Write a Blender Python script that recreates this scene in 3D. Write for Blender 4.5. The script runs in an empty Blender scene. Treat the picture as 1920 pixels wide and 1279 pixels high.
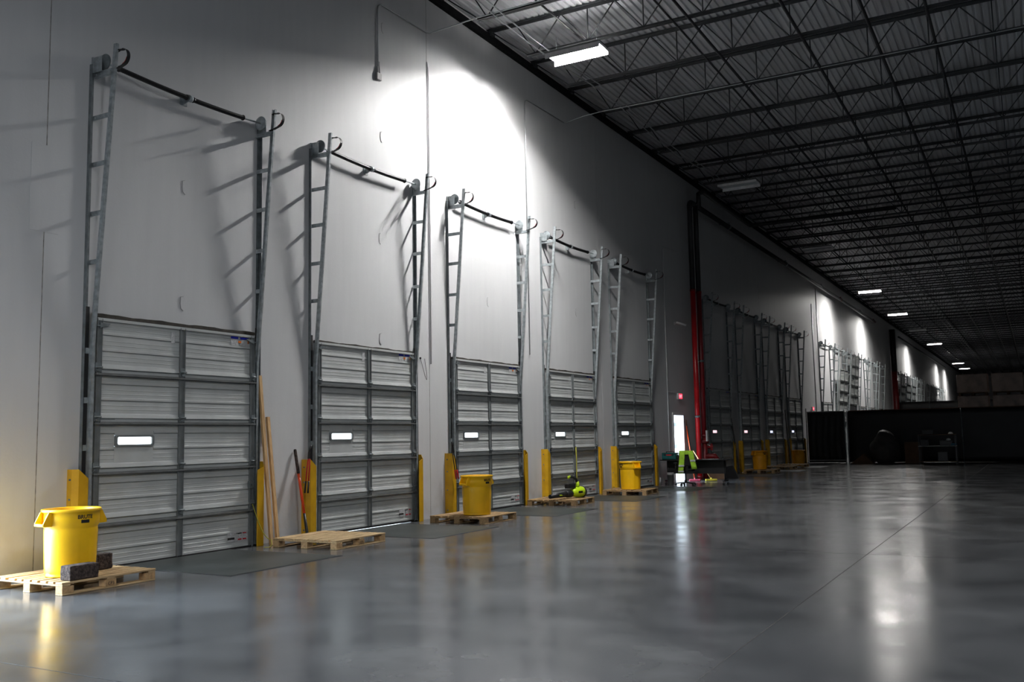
import bpy, bmesh, math, random
from mathutils import Vector, Matrix
random.seed(7)
S = bpy.context.scene
COL = S.collection
PI = math.pi

# ------------------------------------------------------------------ helpers
class MB:
    """collects shapes and links them as ONE mesh object"""
    def __init__(s): s.v = []; s.f = []; s.sm = []
    def add(s, vs, fs, smooth=False):
        n = len(s.v); s.v += [tuple(v) for v in vs]
        for f in fs: s.f.append(tuple(i + n for i in f)); s.sm.append(smooth)
    def box(s, x0, x1, y0, y1, z0, z1, M=None):
        vs = [Vector(p) for p in ((x0,y0,z0),(x1,y0,z0),(x1,y1,z0),(x0,y1,z0),(x0,y0,z1),(x1,y0,z1),(x1,y1,z1),(x0,y1,z1))]
        if M: vs = [M @ v for v in vs]
        s.add(vs, [(0,3,2,1),(4,5,6,7),(0,1,5,4),(1,2,6,5),(2,3,7,6),(3,0,4,7)])
    def cbox(s, x0, x1, y0, y1, z0, z1, c=.006, M=None):
        """box with chamfered edges"""
        bm = bmesh.new(); bmesh.ops.create_cube(bm, size=1)
        for v in bm.verts:
            v.co = Vector(((x0+x1)/2 + v.co.x*(x1-x0), (y0+y1)/2 + v.co.y*(y1-y0), (z0+z1)/2 + v.co.z*(z1-z0)))
        bmesh.ops.bevel(bm, geom=bm.edges[:], offset=c, segments=1, affect='EDGES')
        vs = [v.co.copy() for v in bm.verts]
        if M: vs = [M @ v for v in vs]
        for i, v in enumerate(bm.verts): v.index = i
        s.add(vs, [[v.index for v in f.verts] for f in bm.faces]); bm.free()
    def bar(s, a, b, w, h, up=(0,0,1)):
        """square bar from a to b, w across, h along up"""
        a, b = Vector(a), Vector(b); d = (b-a).normalized(); u = Vector(up)
        r = d.cross(u)
        if r.length < 1e-4: r = d.cross(Vector((1,0,0)))
        r.normalize(); u = r.cross(d)
        vs = []
        for p in (a, b):
            for i, j in ((-1,-1),(1,-1),(1,1),(-1,1)): vs.append(p + r*(i*w/2) + u*(j*h/2))
        s.add(vs, [(0,1,2,3),(7,6,5,4),(0,4,5,1),(1,5,6,2),(2,6,7,3),(3,7,4,0)])
    def tube(s, pts, r, n=10, cap=True):
        pts = [Vector(p) for p in pts]; rs = r if isinstance(r, (list, tuple)) else [r]*len(pts)
        vs = []; fs = []; prev = None
        for i, p in enumerate(pts):
            d = ((pts[i+1]-p) if i == 0 else (p-pts[i-1]) if i == len(pts)-1 else ((pts[i+1]-p).normalized()+(p-pts[i-1]).normalized())).normalized()
            if prev is None:
                a = d.cross(Vector((0,0,1)))
                if a.length < 1e-3: a = d.cross(Vector((1,0,0)))
            else: a = prev - d*prev.dot(d)
            a.normalize(); prev = a; b = d.cross(a)
            for k in range(n):
                t = 2*PI*k/n; vs.append(p + (a*math.cos(t)+b*math.sin(t))*rs[i])
        for i in range(len(pts)-1):
            for k in range(n):
                k2 = (k+1) % n; fs.append((i*n+k, i*n+k2, (i+1)*n+k2, (i+1)*n+k))
        s.add(vs, fs, True)
        if cap:
            m = len(pts)-1
            s.add([vs[k] for k in range(n)], [tuple(range(n-1,-1,-1))]); s.add([vs[m*n+k] for k in range(n)], [tuple(range(n))])
    def prism(s, prof, y0, y1, axis='y', smooth=False):
        """closed outline prof extruded; axis y: prof=(x,z); axis z: prof=(x,y); axis x: prof=(y,z)"""
        n = len(prof)
        def P(p, t): return (p[0], t, p[1]) if axis == 'y' else ((p[0], p[1], t) if axis == 'z' else (t, p[0], p[1]))
        vs = [P(p, y0) for p in prof] + [P(p, y1) for p in prof]
        s.add(vs, [(i, (i+1) % n, n+(i+1) % n, n+i) for i in range(n)], smooth)
        s.add(vs[:n], [tuple(range(n-1,-1,-1))]); s.add(vs[n:], [tuple(range(n))])
    def lathe(s, prof, cx=0, cy=0, n=40, M=None, smooth=True):
        vs = []; fs = []
        for r, z in prof:
            for k in range(n):
                t = 2*PI*k/n; vs.append(Vector((cx+r*math.cos(t), cy+r*math.sin(t), z)))
        for i in range(len(prof)-1):
            for k in range(n):
                k2 = (k+1) % n; fs.append((i*n+k, i*n+k2, (i+1)*n+k2, (i+1)*n+k))
        if M: vs = [M @ v for v in vs]
        s.add(vs, fs, smooth)
    def build(s, name, m, parent=None, loc=(0,0,0), rotz=0, fix=True):
        me = bpy.data.meshes.new(name); me.from_pydata(s.v, [], s.f); me.update()
        for p, q in zip(me.polygons, s.sm): p.use_smooth = q
        if fix:
            bm = bmesh.new(); bm.from_mesh(me); bmesh.ops.remove_doubles(bm, verts=bm.verts, dist=1e-5)
            bmesh.ops.recalc_face_normals(bm, faces=bm.faces); bm.to_mesh(me); bm.free()
        o = bpy.data.objects.new(name, me); COL.objects.link(o)
        for k in (m if isinstance(m, (list, tuple)) else [m]): me.materials.append(k)
        if parent: o.parent = parent
        o.location = loc; o.rotation_euler = (0,0,rotz)
        return o

def tag(o, label, cat, group=None, kind=None):
    o['label'] = label; o['category'] = cat
    if group: o['group'] = group
    if kind: o['kind'] = kind
    return o
def structure(o): o['kind'] = 'structure'; return o
def empty(name, loc, label, cat, group=None, rotz=0):
    o = bpy.data.objects.new(name, None); COL.objects.link(o); o.location = loc; o.rotation_euler = (0,0,rotz)
    o.empty_display_size = .1
    return tag(o, label, cat, group)
def copy_tree(o, parent=None):
    c = o.copy(); COL.objects.link(c)
    if parent: c.parent = parent
    for ch in list(o.children): copy_tree(ch, c)
    return c
def dup(o, loc, label, group=None, rotz=None):
    c = copy_tree(o); c.location = loc; c['label'] = label
    if group: c['group'] = group
    if rotz is not None: c.rotation_euler = (0,0,rotz)
    return c
def arc(cx, cz, r, a0, a1, n=12): return [(cx+r*math.cos(a0+(a1-a0)*i/n), cz+r*math.sin(a0+(a1-a0)*i/n)) for i in range(n+1)]

# ------------------------------------------------------------------ materials
def newmat(name):
    m = bpy.data.materials.new(name); m.use_nodes = True; nt = m.node_tree
    return m, nt, nt.nodes['Principled BSDF']
def nd(nt, t, **k):
    n = nt.nodes.new(t)
    for a, b in k.items():
        if a.startswith('i_'): n.inputs[a[2:].replace('_', ' ')].default_value = b
        else: setattr(n, a, b)
    return n
def mat(name, col, rough=.5, metal=0, var=.12, scale=6, bump=0, bscale=60, spec=.5, stretch=(1,1,1), col2=None, contrast=(.35,.65)):
    m, nt, b = newmat(name)
    tc = nd(nt, 'ShaderNodeTexCoord'); mp = nd(nt, 'ShaderNodeMapping'); mp.inputs['Scale'].default_value = stretch
    nt.links.new(tc.outputs['Object'], mp.inputs['Vector'])
    nz = nd(nt, 'ShaderNodeTexNoise', i_Scale=scale, i_Detail=5); nt.links.new(mp.outputs[0], nz.inputs['Vector'])
    cr = nd(nt, 'ShaderNodeValToRGB'); nt.links.new(nz.outputs['Fac'], cr.inputs['Fac'])
    c1 = [c*(1-var) for c in col]; c2 = col2 or [min(1, c*(1+var)) for c in col]
    e = cr.color_ramp.elements; e[0].position, e[1].position = contrast; e[0].color = (*c1, 1); e[1].color = (*c2, 1)
    nt.links.new(cr.outputs[0], b.inputs['Base Color'])
    b.inputs['Roughness'].default_value = rough; b.inputs['Metallic'].default_value = metal
    b.inputs['Specular IOR Level'].default_value = spec
    if bump:
        n2 = nd(nt, 'ShaderNodeTexNoise', i_Scale=bscale, i_Detail=3); nt.links.new(mp.outputs[0], n2.inputs['Vector'])
        bp = nd(nt, 'ShaderNodeBump', i_Strength=bump, i_Distance=.01); nt.links.new(n2.outputs['Fac'], bp.inputs['Height'])
        nt.links.new(bp.outputs[0], b.inputs['Normal'])
    return m
def emit(name, col, st):
    m, nt, b = newmat(name); b.inputs['Base Color'].default_value = (0,0,0,1)
    b.inputs['Emission Color'].default_value = (*col, 1); b.inputs['Emission Strength'].default_value = st
    return m

galv = mat('galvanized steel', (.40,.44,.455), .42, .45, .22, 14, .05, 40)
galv_dark = mat('dark galvanized angle', (.19,.215,.225), .5, .35, .2, 10)
door_paint = mat('grey painted door steel', (.52,.54,.535), .40, .0, .06, 3)
stile_paint = mat('grey stile steel', (.20,.215,.22), .45, .2, .12, 8)
strut_steel = mat('strut steel', (.22,.228,.228), .42, .35, .15, 8)
rubber = mat('black rubber', (.012,.012,.013), .7, 0, .3, 20)
seal_mat = mat('brown weather seal', (.045,.038,.030), .8, 0, .4, 8, .3)
spring_m = mat('black oiled spring steel', (.018,.018,.02), .4, .5, .3, 30)
guard_y = mat('yellow guard paint', (.62,.34,.008), .42, 0, .10, 4, .05, 30, col2=(.70,.40,.01))
bin_y = mat('yellow moulded plastic', (.92,.52,.004), .38, 0, .05, 4, .04, 120)
bin_o = mat('orange yellow moulded plastic', (.75,.33,.006), .42, 0, .08, 4)
ink = mat('black printed ink', (.01,.01,.01), .6)
pallet_w = mat('pallet pine', (.50,.33,.16), .75, 0, .28, 9, .4, 60, stretch=(6,.6,6), col2=(.66,.47,.25))
pallet_b = mat('pallet block wood', (.46,.29,.14), .8, 0, .2, 25, .3, 80)
pallet_old = mat('weathered pallet wood', (.33,.20,.09), .8, 0, .35, 9, .4, 60, stretch=(6,.6,6), col2=(.47,.31,.15))
lumber = mat('fresh lumber', (.56,.34,.15), .7, 0, .2, 5, .25, 40, stretch=(10,10,.7), col2=(.68,.45,.22))
brick_m = mat('dark rough timber block', (.030,.019,.015), .95, 0, .5, 30, 1.0, 90, col2=(.085,.058,.048))
red_p = mat('red pipe paint', (.45,.008,.012), .28, 0, .12, 3)
dimmed_red = mat('shade-dimmed red pipe paint', (.20,.006,.010), .35, 0, .12, 3)  # pipe red darkened to paint in the dimness of the riser behind
dkred_p = mat('dark red valve paint', (.16,.006,.008), .4, 0, .3, 9)
blk_pipe = mat('black steel pipe', (.02,.02,.022), .35, .3, .2, 6)
joist_m = mat('dark grey joist paint', (.022,.024,.026), .6, 0, .2, 5)
cond_m = mat('conduit', (.50,.52,.53), .35, .7, .1, 6)
cond_p = mat('painted conduit', (.62,.62,.62), .5, 0, .06, 6)
lime = mat('lime plastic', (.50,.72,.012), .4, 0, .06, 6)
black_pl = mat('black plastic', (.012,.012,.013), .42, 0, .2, 12)
black_fab = mat('black fabric', (.008,.008,.009), .9, 0, .3, 60, .4, 200)
film = mat('black partition sheet', (.006,.006,.007), .55, 0, .3, 2, .5, 3)
hivis = mat('hi-vis lime fabric', (.42,.72,.05), .85, 0, .12, 14, .3, 60)
reflect_t = mat('silver reflective tape', (.6,.62,.62), .35, .2, .1, 20)
teal = mat('teal toolbox plastic', (.008,.10,.10), .45, 0, .2, 10)
orange_h = mat('orange red handle', (.75,.07,.012), .4, 0, .1, 10)
red_pl = mat('red plastic', (.55,.01,.02), .4, 0, .1, 10)
pink_pl = mat('pink plastic', (.8,.12,.22), .45)
yel_pl = mat('yellow plastic', (.85,.75,.08), .45)
white_pl = mat('white plastic', (.75,.75,.75), .4, 0, .04, 6)
grey_pl = mat('grey plastic', (.35,.35,.35), .5, 0, .1, 6)
card = mat('cardboard', (.12,.065,.035), .85, 0, .15, 5)
card_w = mat('wrapped carton stack', (.26,.17,.12), .35, 0, .3, 3, .5, 8)
pwrap = mat('clear stretch wrap bag', (.05,.045,.042), .6, 0, .35, 3, 1.0, 7)
concrete = mat('outside concrete', (.6,.6,.58), .9, 0, .1, 3)
blue_st = mat('blue sticker', (.02,.03,.45), .5)
orange_st = mat('orange sticker', (.75,.18,.01), .5)
white_st = mat('white sticker', (.75,.75,.78), .5)
red_st = mat('red sticker', (.6,.02,.03), .5)
blue_cloth = mat('blue cloth', (.06,.18,.26), .8)
rope_m = mat('yellow green rope', (.45,.42,.05), .8)
shut_lens = mat('unlit white lens', (.55,.60,.62), .4)
lamp_white = mat('white enamel reflector', (.85,.85,.85), .5)
lamp_grey = mat('grey enamel lamp louvre', (.35,.35,.35), .6)
lamp_body = mat('dark lamp housing', (.10,.10,.10), .5)
lamp_em = emit('lamp strip glow', (1.0,.985,.97), 1400)
deck_fill_em = emit('added uplight glow', (1.0,.985,.97), 130)  # for the strips added to light the roof deck
fill_lamp_em = emit('added fill lamp glow', (.97,.98,1.0), 310)  # for the fill lamps added out of view
far_em = emit('far lamp diffuser glow', (1.0,.97,.93), 330)
pane_em = emit('daylit window pane', (.86,.96,1.0), 2.6)
pane_pk = emit('daylit window pane pink', (1.0,.62,.68), 1.4)
pane_bl = emit('daylit window pane blue', (.70,.74,1.0), 1.3)
exit_em = emit('lit red exit letters', (1.0,.03,.06), 2.4)

# tilt-up wall paint : pale grey, slight cloudiness, warm dirt low down, faint stains
def wall_material():
    m, nt, b = newmat('painted tilt-up concrete'); L = nt.links.new
    tc = nd(nt, 'ShaderNodeTexCoord')
    n1 = nd(nt, 'ShaderNodeTexNoise', i_Scale=.6, i_Detail=6); L(tc.outputs['Object'], n1.inputs['Vector'])
    mp = nd(nt, 'ShaderNodeMapping'); mp.inputs['Scale'].default_value = (1,4,.5); L(tc.outputs['Object'], mp.inputs['Vector'])
    n2 = nd(nt, 'ShaderNodeTexNoise', i_Scale=1.5, i_Detail=4); L(mp.outputs[0], n2.inputs['Vector'])
    cr = nd(nt, 'ShaderNodeValToRGB'); e = cr.color_ramp.elements
    e[0].position = .3; e[1].position = .7; e[0].color = (.60,.605,.615,1); e[1].color = (.66,.665,.67,1)
    mx = nd(nt, 'ShaderNodeMath', operation='ADD'); L(n1.outputs['Fac'], mx.inputs[0]); L(n2.outputs['Fac'], mx.inputs[1])
    mh = nd(nt, 'ShaderNodeMath', operation='MULTIPLY'); mh.inputs[1].default_value = .5; L(mx.outputs[0], mh.inputs[0]); L(mh.outputs[0], cr.inputs['Fac'])
    sp = nd(nt, 'ShaderNodeSeparateXYZ'); L(tc.outputs['Object'], sp.inputs[0])
    mr = nd(nt, 'ShaderNodeMapRange'); mr.inputs[1].default_value = 0; mr.inputs[2].default_value = .9; mr.inputs[3].default_value = 1; mr.inputs[4].default_value = 0; L(sp.outputs['Z'], mr.inputs[0])
    n3 = nd(nt, 'ShaderNodeTexNoise', i_Scale=3, i_Detail=8); L(tc.outputs['Object'], n3.inputs['Vector'])
    r3 = nd(nt, 'ShaderNodeMapRange'); r3.inputs[1].default_value = .4; r3.inputs[2].default_value = .75; r3.inputs[4].default_value = .7; L(n3.outputs['Fac'], r3.inputs[0])
    mm = nd(nt, 'ShaderNodeMath', operation='MULTIPLY'); L(mr.outputs[0], mm.inputs[0]); L(r3.outputs[0], mm.inputs[1])
    mix = nd(nt, 'ShaderNodeMix', data_type='RGBA'); L(mm.outputs[0], mix.inputs[0]); L(cr.outputs[0], mix.inputs[6]); mix.inputs[7].default_value = (.43,.385,.335,1)
    L(mix.outputs[2], b.inputs['Base Color']); b.inputs['Roughness'].default_value = .55
    nb = nd(nt, 'ShaderNodeTexNoise', i_Scale=30, i_Detail=4); L(tc.outputs['Object'], nb.inputs['Vector'])
    bp = nd(nt, 'ShaderNodeBump', i_Strength=.12, i_Distance=.01); L(nb.outputs['Fac'], bp.inputs['Height']); L(bp.outputs[0], b.inputs['Normal'])
    return m
wall_m = wall_material()
seam_m = mat('grey seam sealant', (.30,.29,.27), .9, 0, .35, 12)  # mottled grey filler of the panel seams

def floor_material():
    m, nt, b = newmat('polished concrete'); L = nt.links.new
    tc = nd(nt, 'ShaderNodeTexCoord')
    n1 = nd(nt, 'ShaderNodeTexNoise', i_Scale=.3, i_Detail=4, i_Roughness=.55); L(tc.outputs['Object'], n1.inputs['Vector'])
    n2 = nd(nt, 'ShaderNodeTexNoise', i_Scale=1.2, i_Detail=5, i_Roughness=.55); L(tc.outputs['Object'], n2.inputs['Vector'])
    ad = nd(nt, 'ShaderNodeMath', operation='ADD'); L(n1.outputs['Fac'], ad.inputs[0]); L(n2.outputs['Fac'], ad.inputs[1])
    hf = nd(nt, 'ShaderNodeMath', operation='MULTIPLY'); hf.inputs[1].default_value = .5; L(ad.outputs[0], hf.inputs[0])
    cr = nd(nt, 'ShaderNodeValToRGB'); e = cr.color_ramp.elements
    e[0].position = .36; e[1].position = .66; e[0].color = (.068,.071,.075,1); e[1].color = (.142,.147,.152,1); L(hf.outputs[0], cr.inputs['Fac'])
    L(cr.outputs[0], b.inputs['Base Color'])
    rr = nd(nt, 'ShaderNodeMapRange'); rr.inputs[1].default_value = .35; rr.inputs[2].default_value = .7; rr.inputs[3].default_value = .15; rr.inputs[4].default_value = .25; L(n2.outputs['Fac'], rr.inputs[0])
    L(rr.outputs[0], b.inputs['Roughness']); b.inputs['Specular IOR Level'].default_value = .5
    n3 = nd(nt, 'ShaderNodeTexNoise', i_Scale=1.1, i_Detail=3); L(tc.outputs['Object'], n3.inputs['Vector'])
    bp = nd(nt, 'ShaderNodeBump', i_Strength=.07, i_Distance=.03); L(n3.outputs['Fac'], bp.inputs['Height']); L(bp.outputs[0], b.inputs['Normal'])
    return m
floor_m = floor_material()
joint_m = mat('dark floor joint filler', (.03,.03,.03), .7)
def plate_material():
    m, nt, b = newmat('tread plate steel'); L = nt.links.new
    tc = nd(nt, 'ShaderNodeTexCoord')
    mp = nd(nt, 'ShaderNodeMapping'); mp.inputs['Rotation'].default_value = (0,0,.785); mp.inputs['Scale'].default_value = (26,26,26); L(tc.outputs['Object'], mp.inputs['Vector'])
    ck = nd(nt, 'ShaderNodeTexChecker', i_Scale=1.0); L(mp.outputs[0], ck.inputs['Vector'])
    n = nd(nt, 'ShaderNodeTexNoise', i_Scale=1.6, i_Detail=8); L(tc.outputs['Object'], n.inputs['Vector'])
    cr = nd(nt, 'ShaderNodeValToRGB'); e = cr.color_ramp.elements; e[0].position = .35; e[1].position = .7; e[0].color = (.035,.043,.043,1); e[1].color = (.07,.078,.076,1)
    L(n.outputs['Fac'], cr.inputs['Fac']); L(cr.outputs[0], b.inputs['Base Color']); b.inputs['Roughness'].default_value = .42; b.inputs['Metallic'].default_value = .25
    bp = nd(nt, 'ShaderNodeBump', i_Strength=.25, i_Distance=.004); L(ck.outputs['Fac'], bp.inputs['Height']); L(bp.outputs[0], b.inputs['Normal'])
    return m
plate_m = plate_material()
ledger_m = mat('dark ledger angle', (.012,.012,.013), .9, 0, .2, 5, spec=.1)
deck_m = mat('galvanized roof deck', (.60,.61,.63), .40, .25, .12, 1.2, stretch=(3,.3,1))

# ------------------------------------------------------------------ layout
W = 2.6465                       # door width
G1 = [7.504 + 4.05*i for i in range(5)]
G2 = [32.0 + 4.05*i for i in range(4)]
G3 = [52.15 + 4.0*i for i in range(6)]
G4 = [84.2 + 4.05*i for i in range(5)]
G5 = [108.5 + 4.05*i for i in range(5)]
OPEN_Y = (3.45, 6.05)            # the open dock door just left of the frame
EXIT_Y = (28.42, 29.42)
Y0, Y1, XR, ZT = -14.0, 165.0, 32.0, 10.42

# ------------------------------------------------------------------ setting
b = MB(); b.box(-.35, XR+.3, Y0, Y1, -.25, 0); fl = structure(b.build('floor', floor_m))
# saw-cut joints in the slab (part of the floor)
b = MB()
for x in (8.13, 16.2, 24.2): b.box(x-.004, x+.004, Y0, Y1, -.01, .0008)
for y in [-3.9+8.0*i for i in range(21)]: b.box(3.4, XR, y-.003, y+.003, -.01, .0008)
b.build('floor_joint', joint_m, fl)
# wall with openings: every dock door near the camera, the open one and the exit door
openings = [(OPEN_Y[0], OPEN_Y[1], 3.0)] + [(y+.03, y+W-.03, 2.98) for y in G1+G2] + [(EXIT_Y[0], EXIT_Y[1], 2.13)]
openings.sort()
seams = [6.81, 14.81, 22.95, 30.7, 39.8, 51.5, 59.6, 67.7, 75.8, 83.5, 96, 108, 120, 132, 144, 156]
b = MB(); T = .22
def wallbox(y0, y1, z0, z1):
    cuts = [y0] + [s for s in seams if y0+.02 < s < y1-.02] + [y1]
    for i in range(len(cuts)-1):
        a = cuts[i] + (.007 if i > 0 else 0); c = cuts[i+1] - (.007 if i < len(cuts)-2 else 0)
        b.box(-T, 0, a, c, z0, z1)
y = Y0
for (a, c, h) in openings:
    wallbox(y, a, 0, 10.455); wallbox(a, c, h, 10.455); y = c
wallbox(y, Y1, 0, 10.455)
wl = structure(b.build('wall_left', wall_m, fix=False))
b = MB()
for s_ in seams:
    if not any(a-.03 < s_ < c+.03 for a, c, h in openings): b.box(-T+.01, -.004, s_-.0069, s_+.0069, 0, 10.44)
b.build('seam_sealant', seam_m, wl)
b = MB(); b.box(XR, XR+.2, Y0, Y1, 0, 10.9); structure(b.build('wall_right', wall_m))
b = MB(); b.box(-.3, XR+.2, Y0-.2, Y0, 0, 10.9); structure(b.build('wall_back', wall_m))
b = MB(); b.box(-.3, XR+.2, Y1, Y1+.2, 0, 10.9); structure(b.build('wall_far', wall_m))
# corrugated roof deck, ribs run along the building
b = MB(); pr = []; x = -.3
while x < XR:
    pr += [(x, ZT), (x+.080, ZT), (x+.100, ZT+.036), (x+.130, ZT+.036)]; x += .15
vs = [(p[0], Y0, p[1]) for p in pr] + [(p[0], Y1, p[1]) for p in pr]; n = len(pr)
b.add(vs, [(i, i+1, n+i+1, n+i) for i in range(n-1)])
dk = b.build('ceiling', deck_m, fix=False); structure(dk)
sm_ = dk.modifiers.new('t', 'SOLIDIFY'); sm_.thickness = .03; sm_.offset = 1
# ledger angle on the wall top
b = MB(); b.box(.0, .10, Y0, Y1, 10.16, 10.30); structure(b.build('trim_1', ledger_m))
# outside yard
b = MB(); b.box(-14, -.36, Y0, 60, -.35, -.06); b.box(-.36, -.20, Y0, 60, -.2, -.03)
tag(b.build('concrete_apron', concrete), 'pale sunlit concrete yard seen through the gaps outside the dock doors', 'concrete yard', kind='structure')

# ------------------------------------------------------------------ dock doors
SEC = .605
def section_profile():
    p = [(0.0, 0.0)]; 
    def rib(z, d=.003, h=.009): return [(0.045, z), (.045+d, z+h*.3), (.045+d, z+h*.7), (.045, z+h)]
    p += [(.052, 0), (.052, .036), (.045, .040)]                       # lighter lip at the bottom edge
    p += rib(.085) + rib(.135)
    for z in (.190, .390):
        p += [(.045, z), (.034, z+.002), (.034, z+.010), (.053, z+.014), (.053, z+.040), (.045, z+.046)]
        p += rib(z+.085) + rib(z+.135)
    p += [(.045, .570), (.036, .574), (.036, .6049), (.0, .6049)]
    return p
def make_door():
    root = empty('dock_door', (0,0,0), 'grey ribbed sectional dock door', 'dock door', 'sectional dock doors along the left wall')
    for k in range(5):
        z0 = .004 + k*SEC
        b = MB(); prof = [(x-.045+.045, z+z0) for x, z in section_profile()]
        if k != 2: b.prism(prof, 0, W)
        else:
            b.prism(prof, 0, .30); b.prism(prof, .89, W)
            wz0, wz1 = 1.455, 1.59
            b.box(0, .046, .30, .89, z0, wz0); b.box(0, .046, .30, .89, wz1, z0+SEC-.006)
        b.build('door_panel', door_paint, root)
        # end and centre stiles of this section
        for ya, yb in ((0,.075), (W/2-.045, W/2+.045), (W-.075, W)):
            s = MB(); s.box(.050, .066, ya, yb, z0+.004, z0+SEC-.012)
            s.box(.066, .078, ya, ya+.008, z0+.004, z0+SEC-.012); s.box(.066, .078, yb-.008, yb, z0+.004, z0+SEC-.012)
            s.build('stile', stile_paint, root)
    # window
    f = MB()
    def rr(ya, yb, za, zb, r, n=5):
        o = []
        for cy, cz, a in ((yb-r, zb-r, 0), (ya+r, zb-r, PI/2), (ya+r, za+r, PI), (yb-r, za+r, 1.5*PI)):
            for i in range(n+1): o.append((cy+r*math.cos(a+i*PI/2/n), cz+r*math.sin(a+i*PI/2/n)))
        return o
    oi, oo = rr(.335,.855,1.475,1.57,.02), rr(.30,.89,1.452,1.593,.035); m = len(oi)
    vs = [(.066, y, z) for y, z in oi] + [(.066, y, z) for y, z in oo] + [(.03, y, z) for y, z in oi] + [(.03, y, z) for y, z in oo]
    fs = []
    for i in range(m):
        j = (i+1) % m; fs += [(i, j, m+j, m+i), (i, 2*m+i, 2*m+j, j), (m+i, m+j, 3*m+j, 3*m+i), (2*m+i, 3*m+i, 3*m+j, 2*m+j)]
    f.add(vs, fs); fr = f.build('window_frame', stile_paint, root)
    p = MB(); p.box(.040, .046, .325, .865, 1.47, 1.575); p.build('window_pane', pane_em, fr)
    # struts on top of each joint
    for z in (2.335, 1.735, 1.125, .505):
        s = MB(); s.prism([(.046,z-.022),(.06,z-.022),(.06,z-.009),(.100,z-.009),(.100,z+.009),(.06,z+.009),(.06,z+.022),(.046,z+.022)], -.015, W+.015)
        s.build('strut', strut_steel, root)
    # pale ledge at each joint
    for k in range(1, 5):
        z = k*SEC
        s = MB(); s.prism([(.045,z-.018),(.066,z-.012),(.056,z+.034),(.045,z+.040)], .08, W/2-.05); s.prism([(.045,z-.018),(.066,z-.012),(.056,z+.034),(.045,z+.040)], W/2+.05, W-.08)
        s.build('joint_ledge', door_paint, root)
        for yy in (.02, W/2, W-.02):
            h = MB(); h.box(.066, .082, yy-.04, yy+.04, z-.055, z+.055); h.tube([(.092, yy-.05, z), (.092, yy+.05, z)], .012, 8)
            h.bar((.085, yy-.03, z-.04), (.085, yy+.05, z), .02, .02)
            h.build('hinge', galv_dark, root)
    s = MB(); s.box(.045, .075, 0, W, 2.995, 3.03); s.build('top_rail', door_paint, root)
    s = MB(); s.box(.03, .07, .03, W-.03, -.02, .012); s.build('bottom_seal', rubber, root)
    # top corner brackets
    for yy, sg in ((.03, 1), (W-.03, -1)):
        s = MB(); s.prism([(yy, 2.90), (yy+sg*.14, 2.955), (yy+sg*.14, 2.965), (yy, 2.965)], .07, .09, 'x'); s.bar((.08, yy-sg*.045, 2.93), (.08, yy+sg*.02, 2.93), .018, .018)
        s.build('top_roller_bracket', galv_dark, root)
    # lock and pull plate near the right edge
    s = MB(); s.box(.066, .10, W-.10, W-.02, .82, .92); s.tube([(.10,W-.06,.87),(.13,W-.06,.87)], .012, 8); s.build('slide_lock', galv_dark, root)
    # stickers: blue notices top right, red and white warnings bottom right
    for ya, yb, za, zb, mt in ((2.22,2.36,2.955,2.985,blue_st),(2.40,2.56,2.955,2.985,blue_st),(2.22,2.36,2.86,2.95,white_st),(2.40,2.54,2.86,2.95,white_st),(2.548,2.565,2.90,2.95,orange_st),
                               (2.20,2.36,.09,.22,white_st),(2.40,2.48,.09,.22,white_st),(2.50,2.57,.09,.22,white_st),(1.16,1.23,2.80,2.95,white_st)):
        s = MB(); s.box(.0525, .0535, ya-.02, yb-.02, za, zb); st = s.build('sticker', mt if mt is not white_st else sticker_w, root)
    for ya, yb, za, zb, mt in ((2.395,2.465,.105,.125,red_st),(2.485,2.555,.105,.125,red_st),(2.485,2.555,.19,.205,red_st),(2.395,2.465,.19,.205,ink),(2.20,2.33,.12,.15,ink),(2.36,2.42,2.90,2.93,orange_st)):
        s = MB(); s.box(.0540, .0546, ya-.02, yb-.02, za, zb); s.build('sticker', mt, root)
    return root
sticker_w = mat('faded clear sticker', (.52,.53,.54), .5, 0, .25, 40)
proto_door = make_door()
ORD = ['nearest','second','third','fourth','fifth','sixth','seventh','eighth','ninth','tenth','eleventh','twelfth','thirteenth','fourteenth','fifteenth',
       'sixteenth','seventeenth','eighteenth','nineteenth','twentieth','twenty-first','twenty-second','twenty-third','twenty-fourth','twenty-fifth']
allY = G1 + G2 + G3 + G4 + G5
def door_word(i): return ORD[i] + (' dock door' if i else ' dock door of the row')
dlabels = {
 0: 'large grey ribbed dock door nearest the camera, behind the first yellow barrel',
 1: 'grey ribbed dock door with bright gap beneath, orange pry bar at its left',
 2: 'grey ribbed dock door behind the second yellow barrel, third from the camera',
 3: 'grey ribbed dock door behind the lime leaf blower, fourth from the camera',
 4: 'grey ribbed dock door left of the exit door, behind yellow barrel',
 5: 'dim grey dock door directly right of the red pipes with pink-lit window',
 6: 'dim grey dock door second past the red pipes, behind a small yellow barrel',
 7: 'dim grey dock door third past the red pipes with bluish window',
 8: 'dim grey dock door last before the black partition, with orange barrel in front',
 9: 'closed dock door first beyond the black partition, only its top showing',
 10: 'half raised dock door beyond the black partition in the bright light pool',
 11: 'fully raised dock door beyond the black partition, topmost of the far panels'}
doors = []
def leanparent(c, dz):      # raised door rides up its sloping tracks
    c.location.z = dz; c.location.x = .045 + .0; c.rotation_euler = (0, 0, 0)
for i, yy in enumerate(allY):
    lab = dlabels.get(i, 'far grey dock door, %s from the camera along the left wall' % ORD[i])
    if i < 15:
        c = proto_door if i == 0 else copy_tree(proto_door)
        c.location = (.004, yy, 0); c['label'] = lab; doors.append(c)
# bright slivers under the second, third and sixth door: those doors hang a little high
doors[1].location.z = .030; doors[2].location.z = .022; doors[3].location.z = .016; doors[4].location.z = .02; doors[5].location.z = .035; doors[6].location.z = .02; doors[0].location.z=.006
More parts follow.
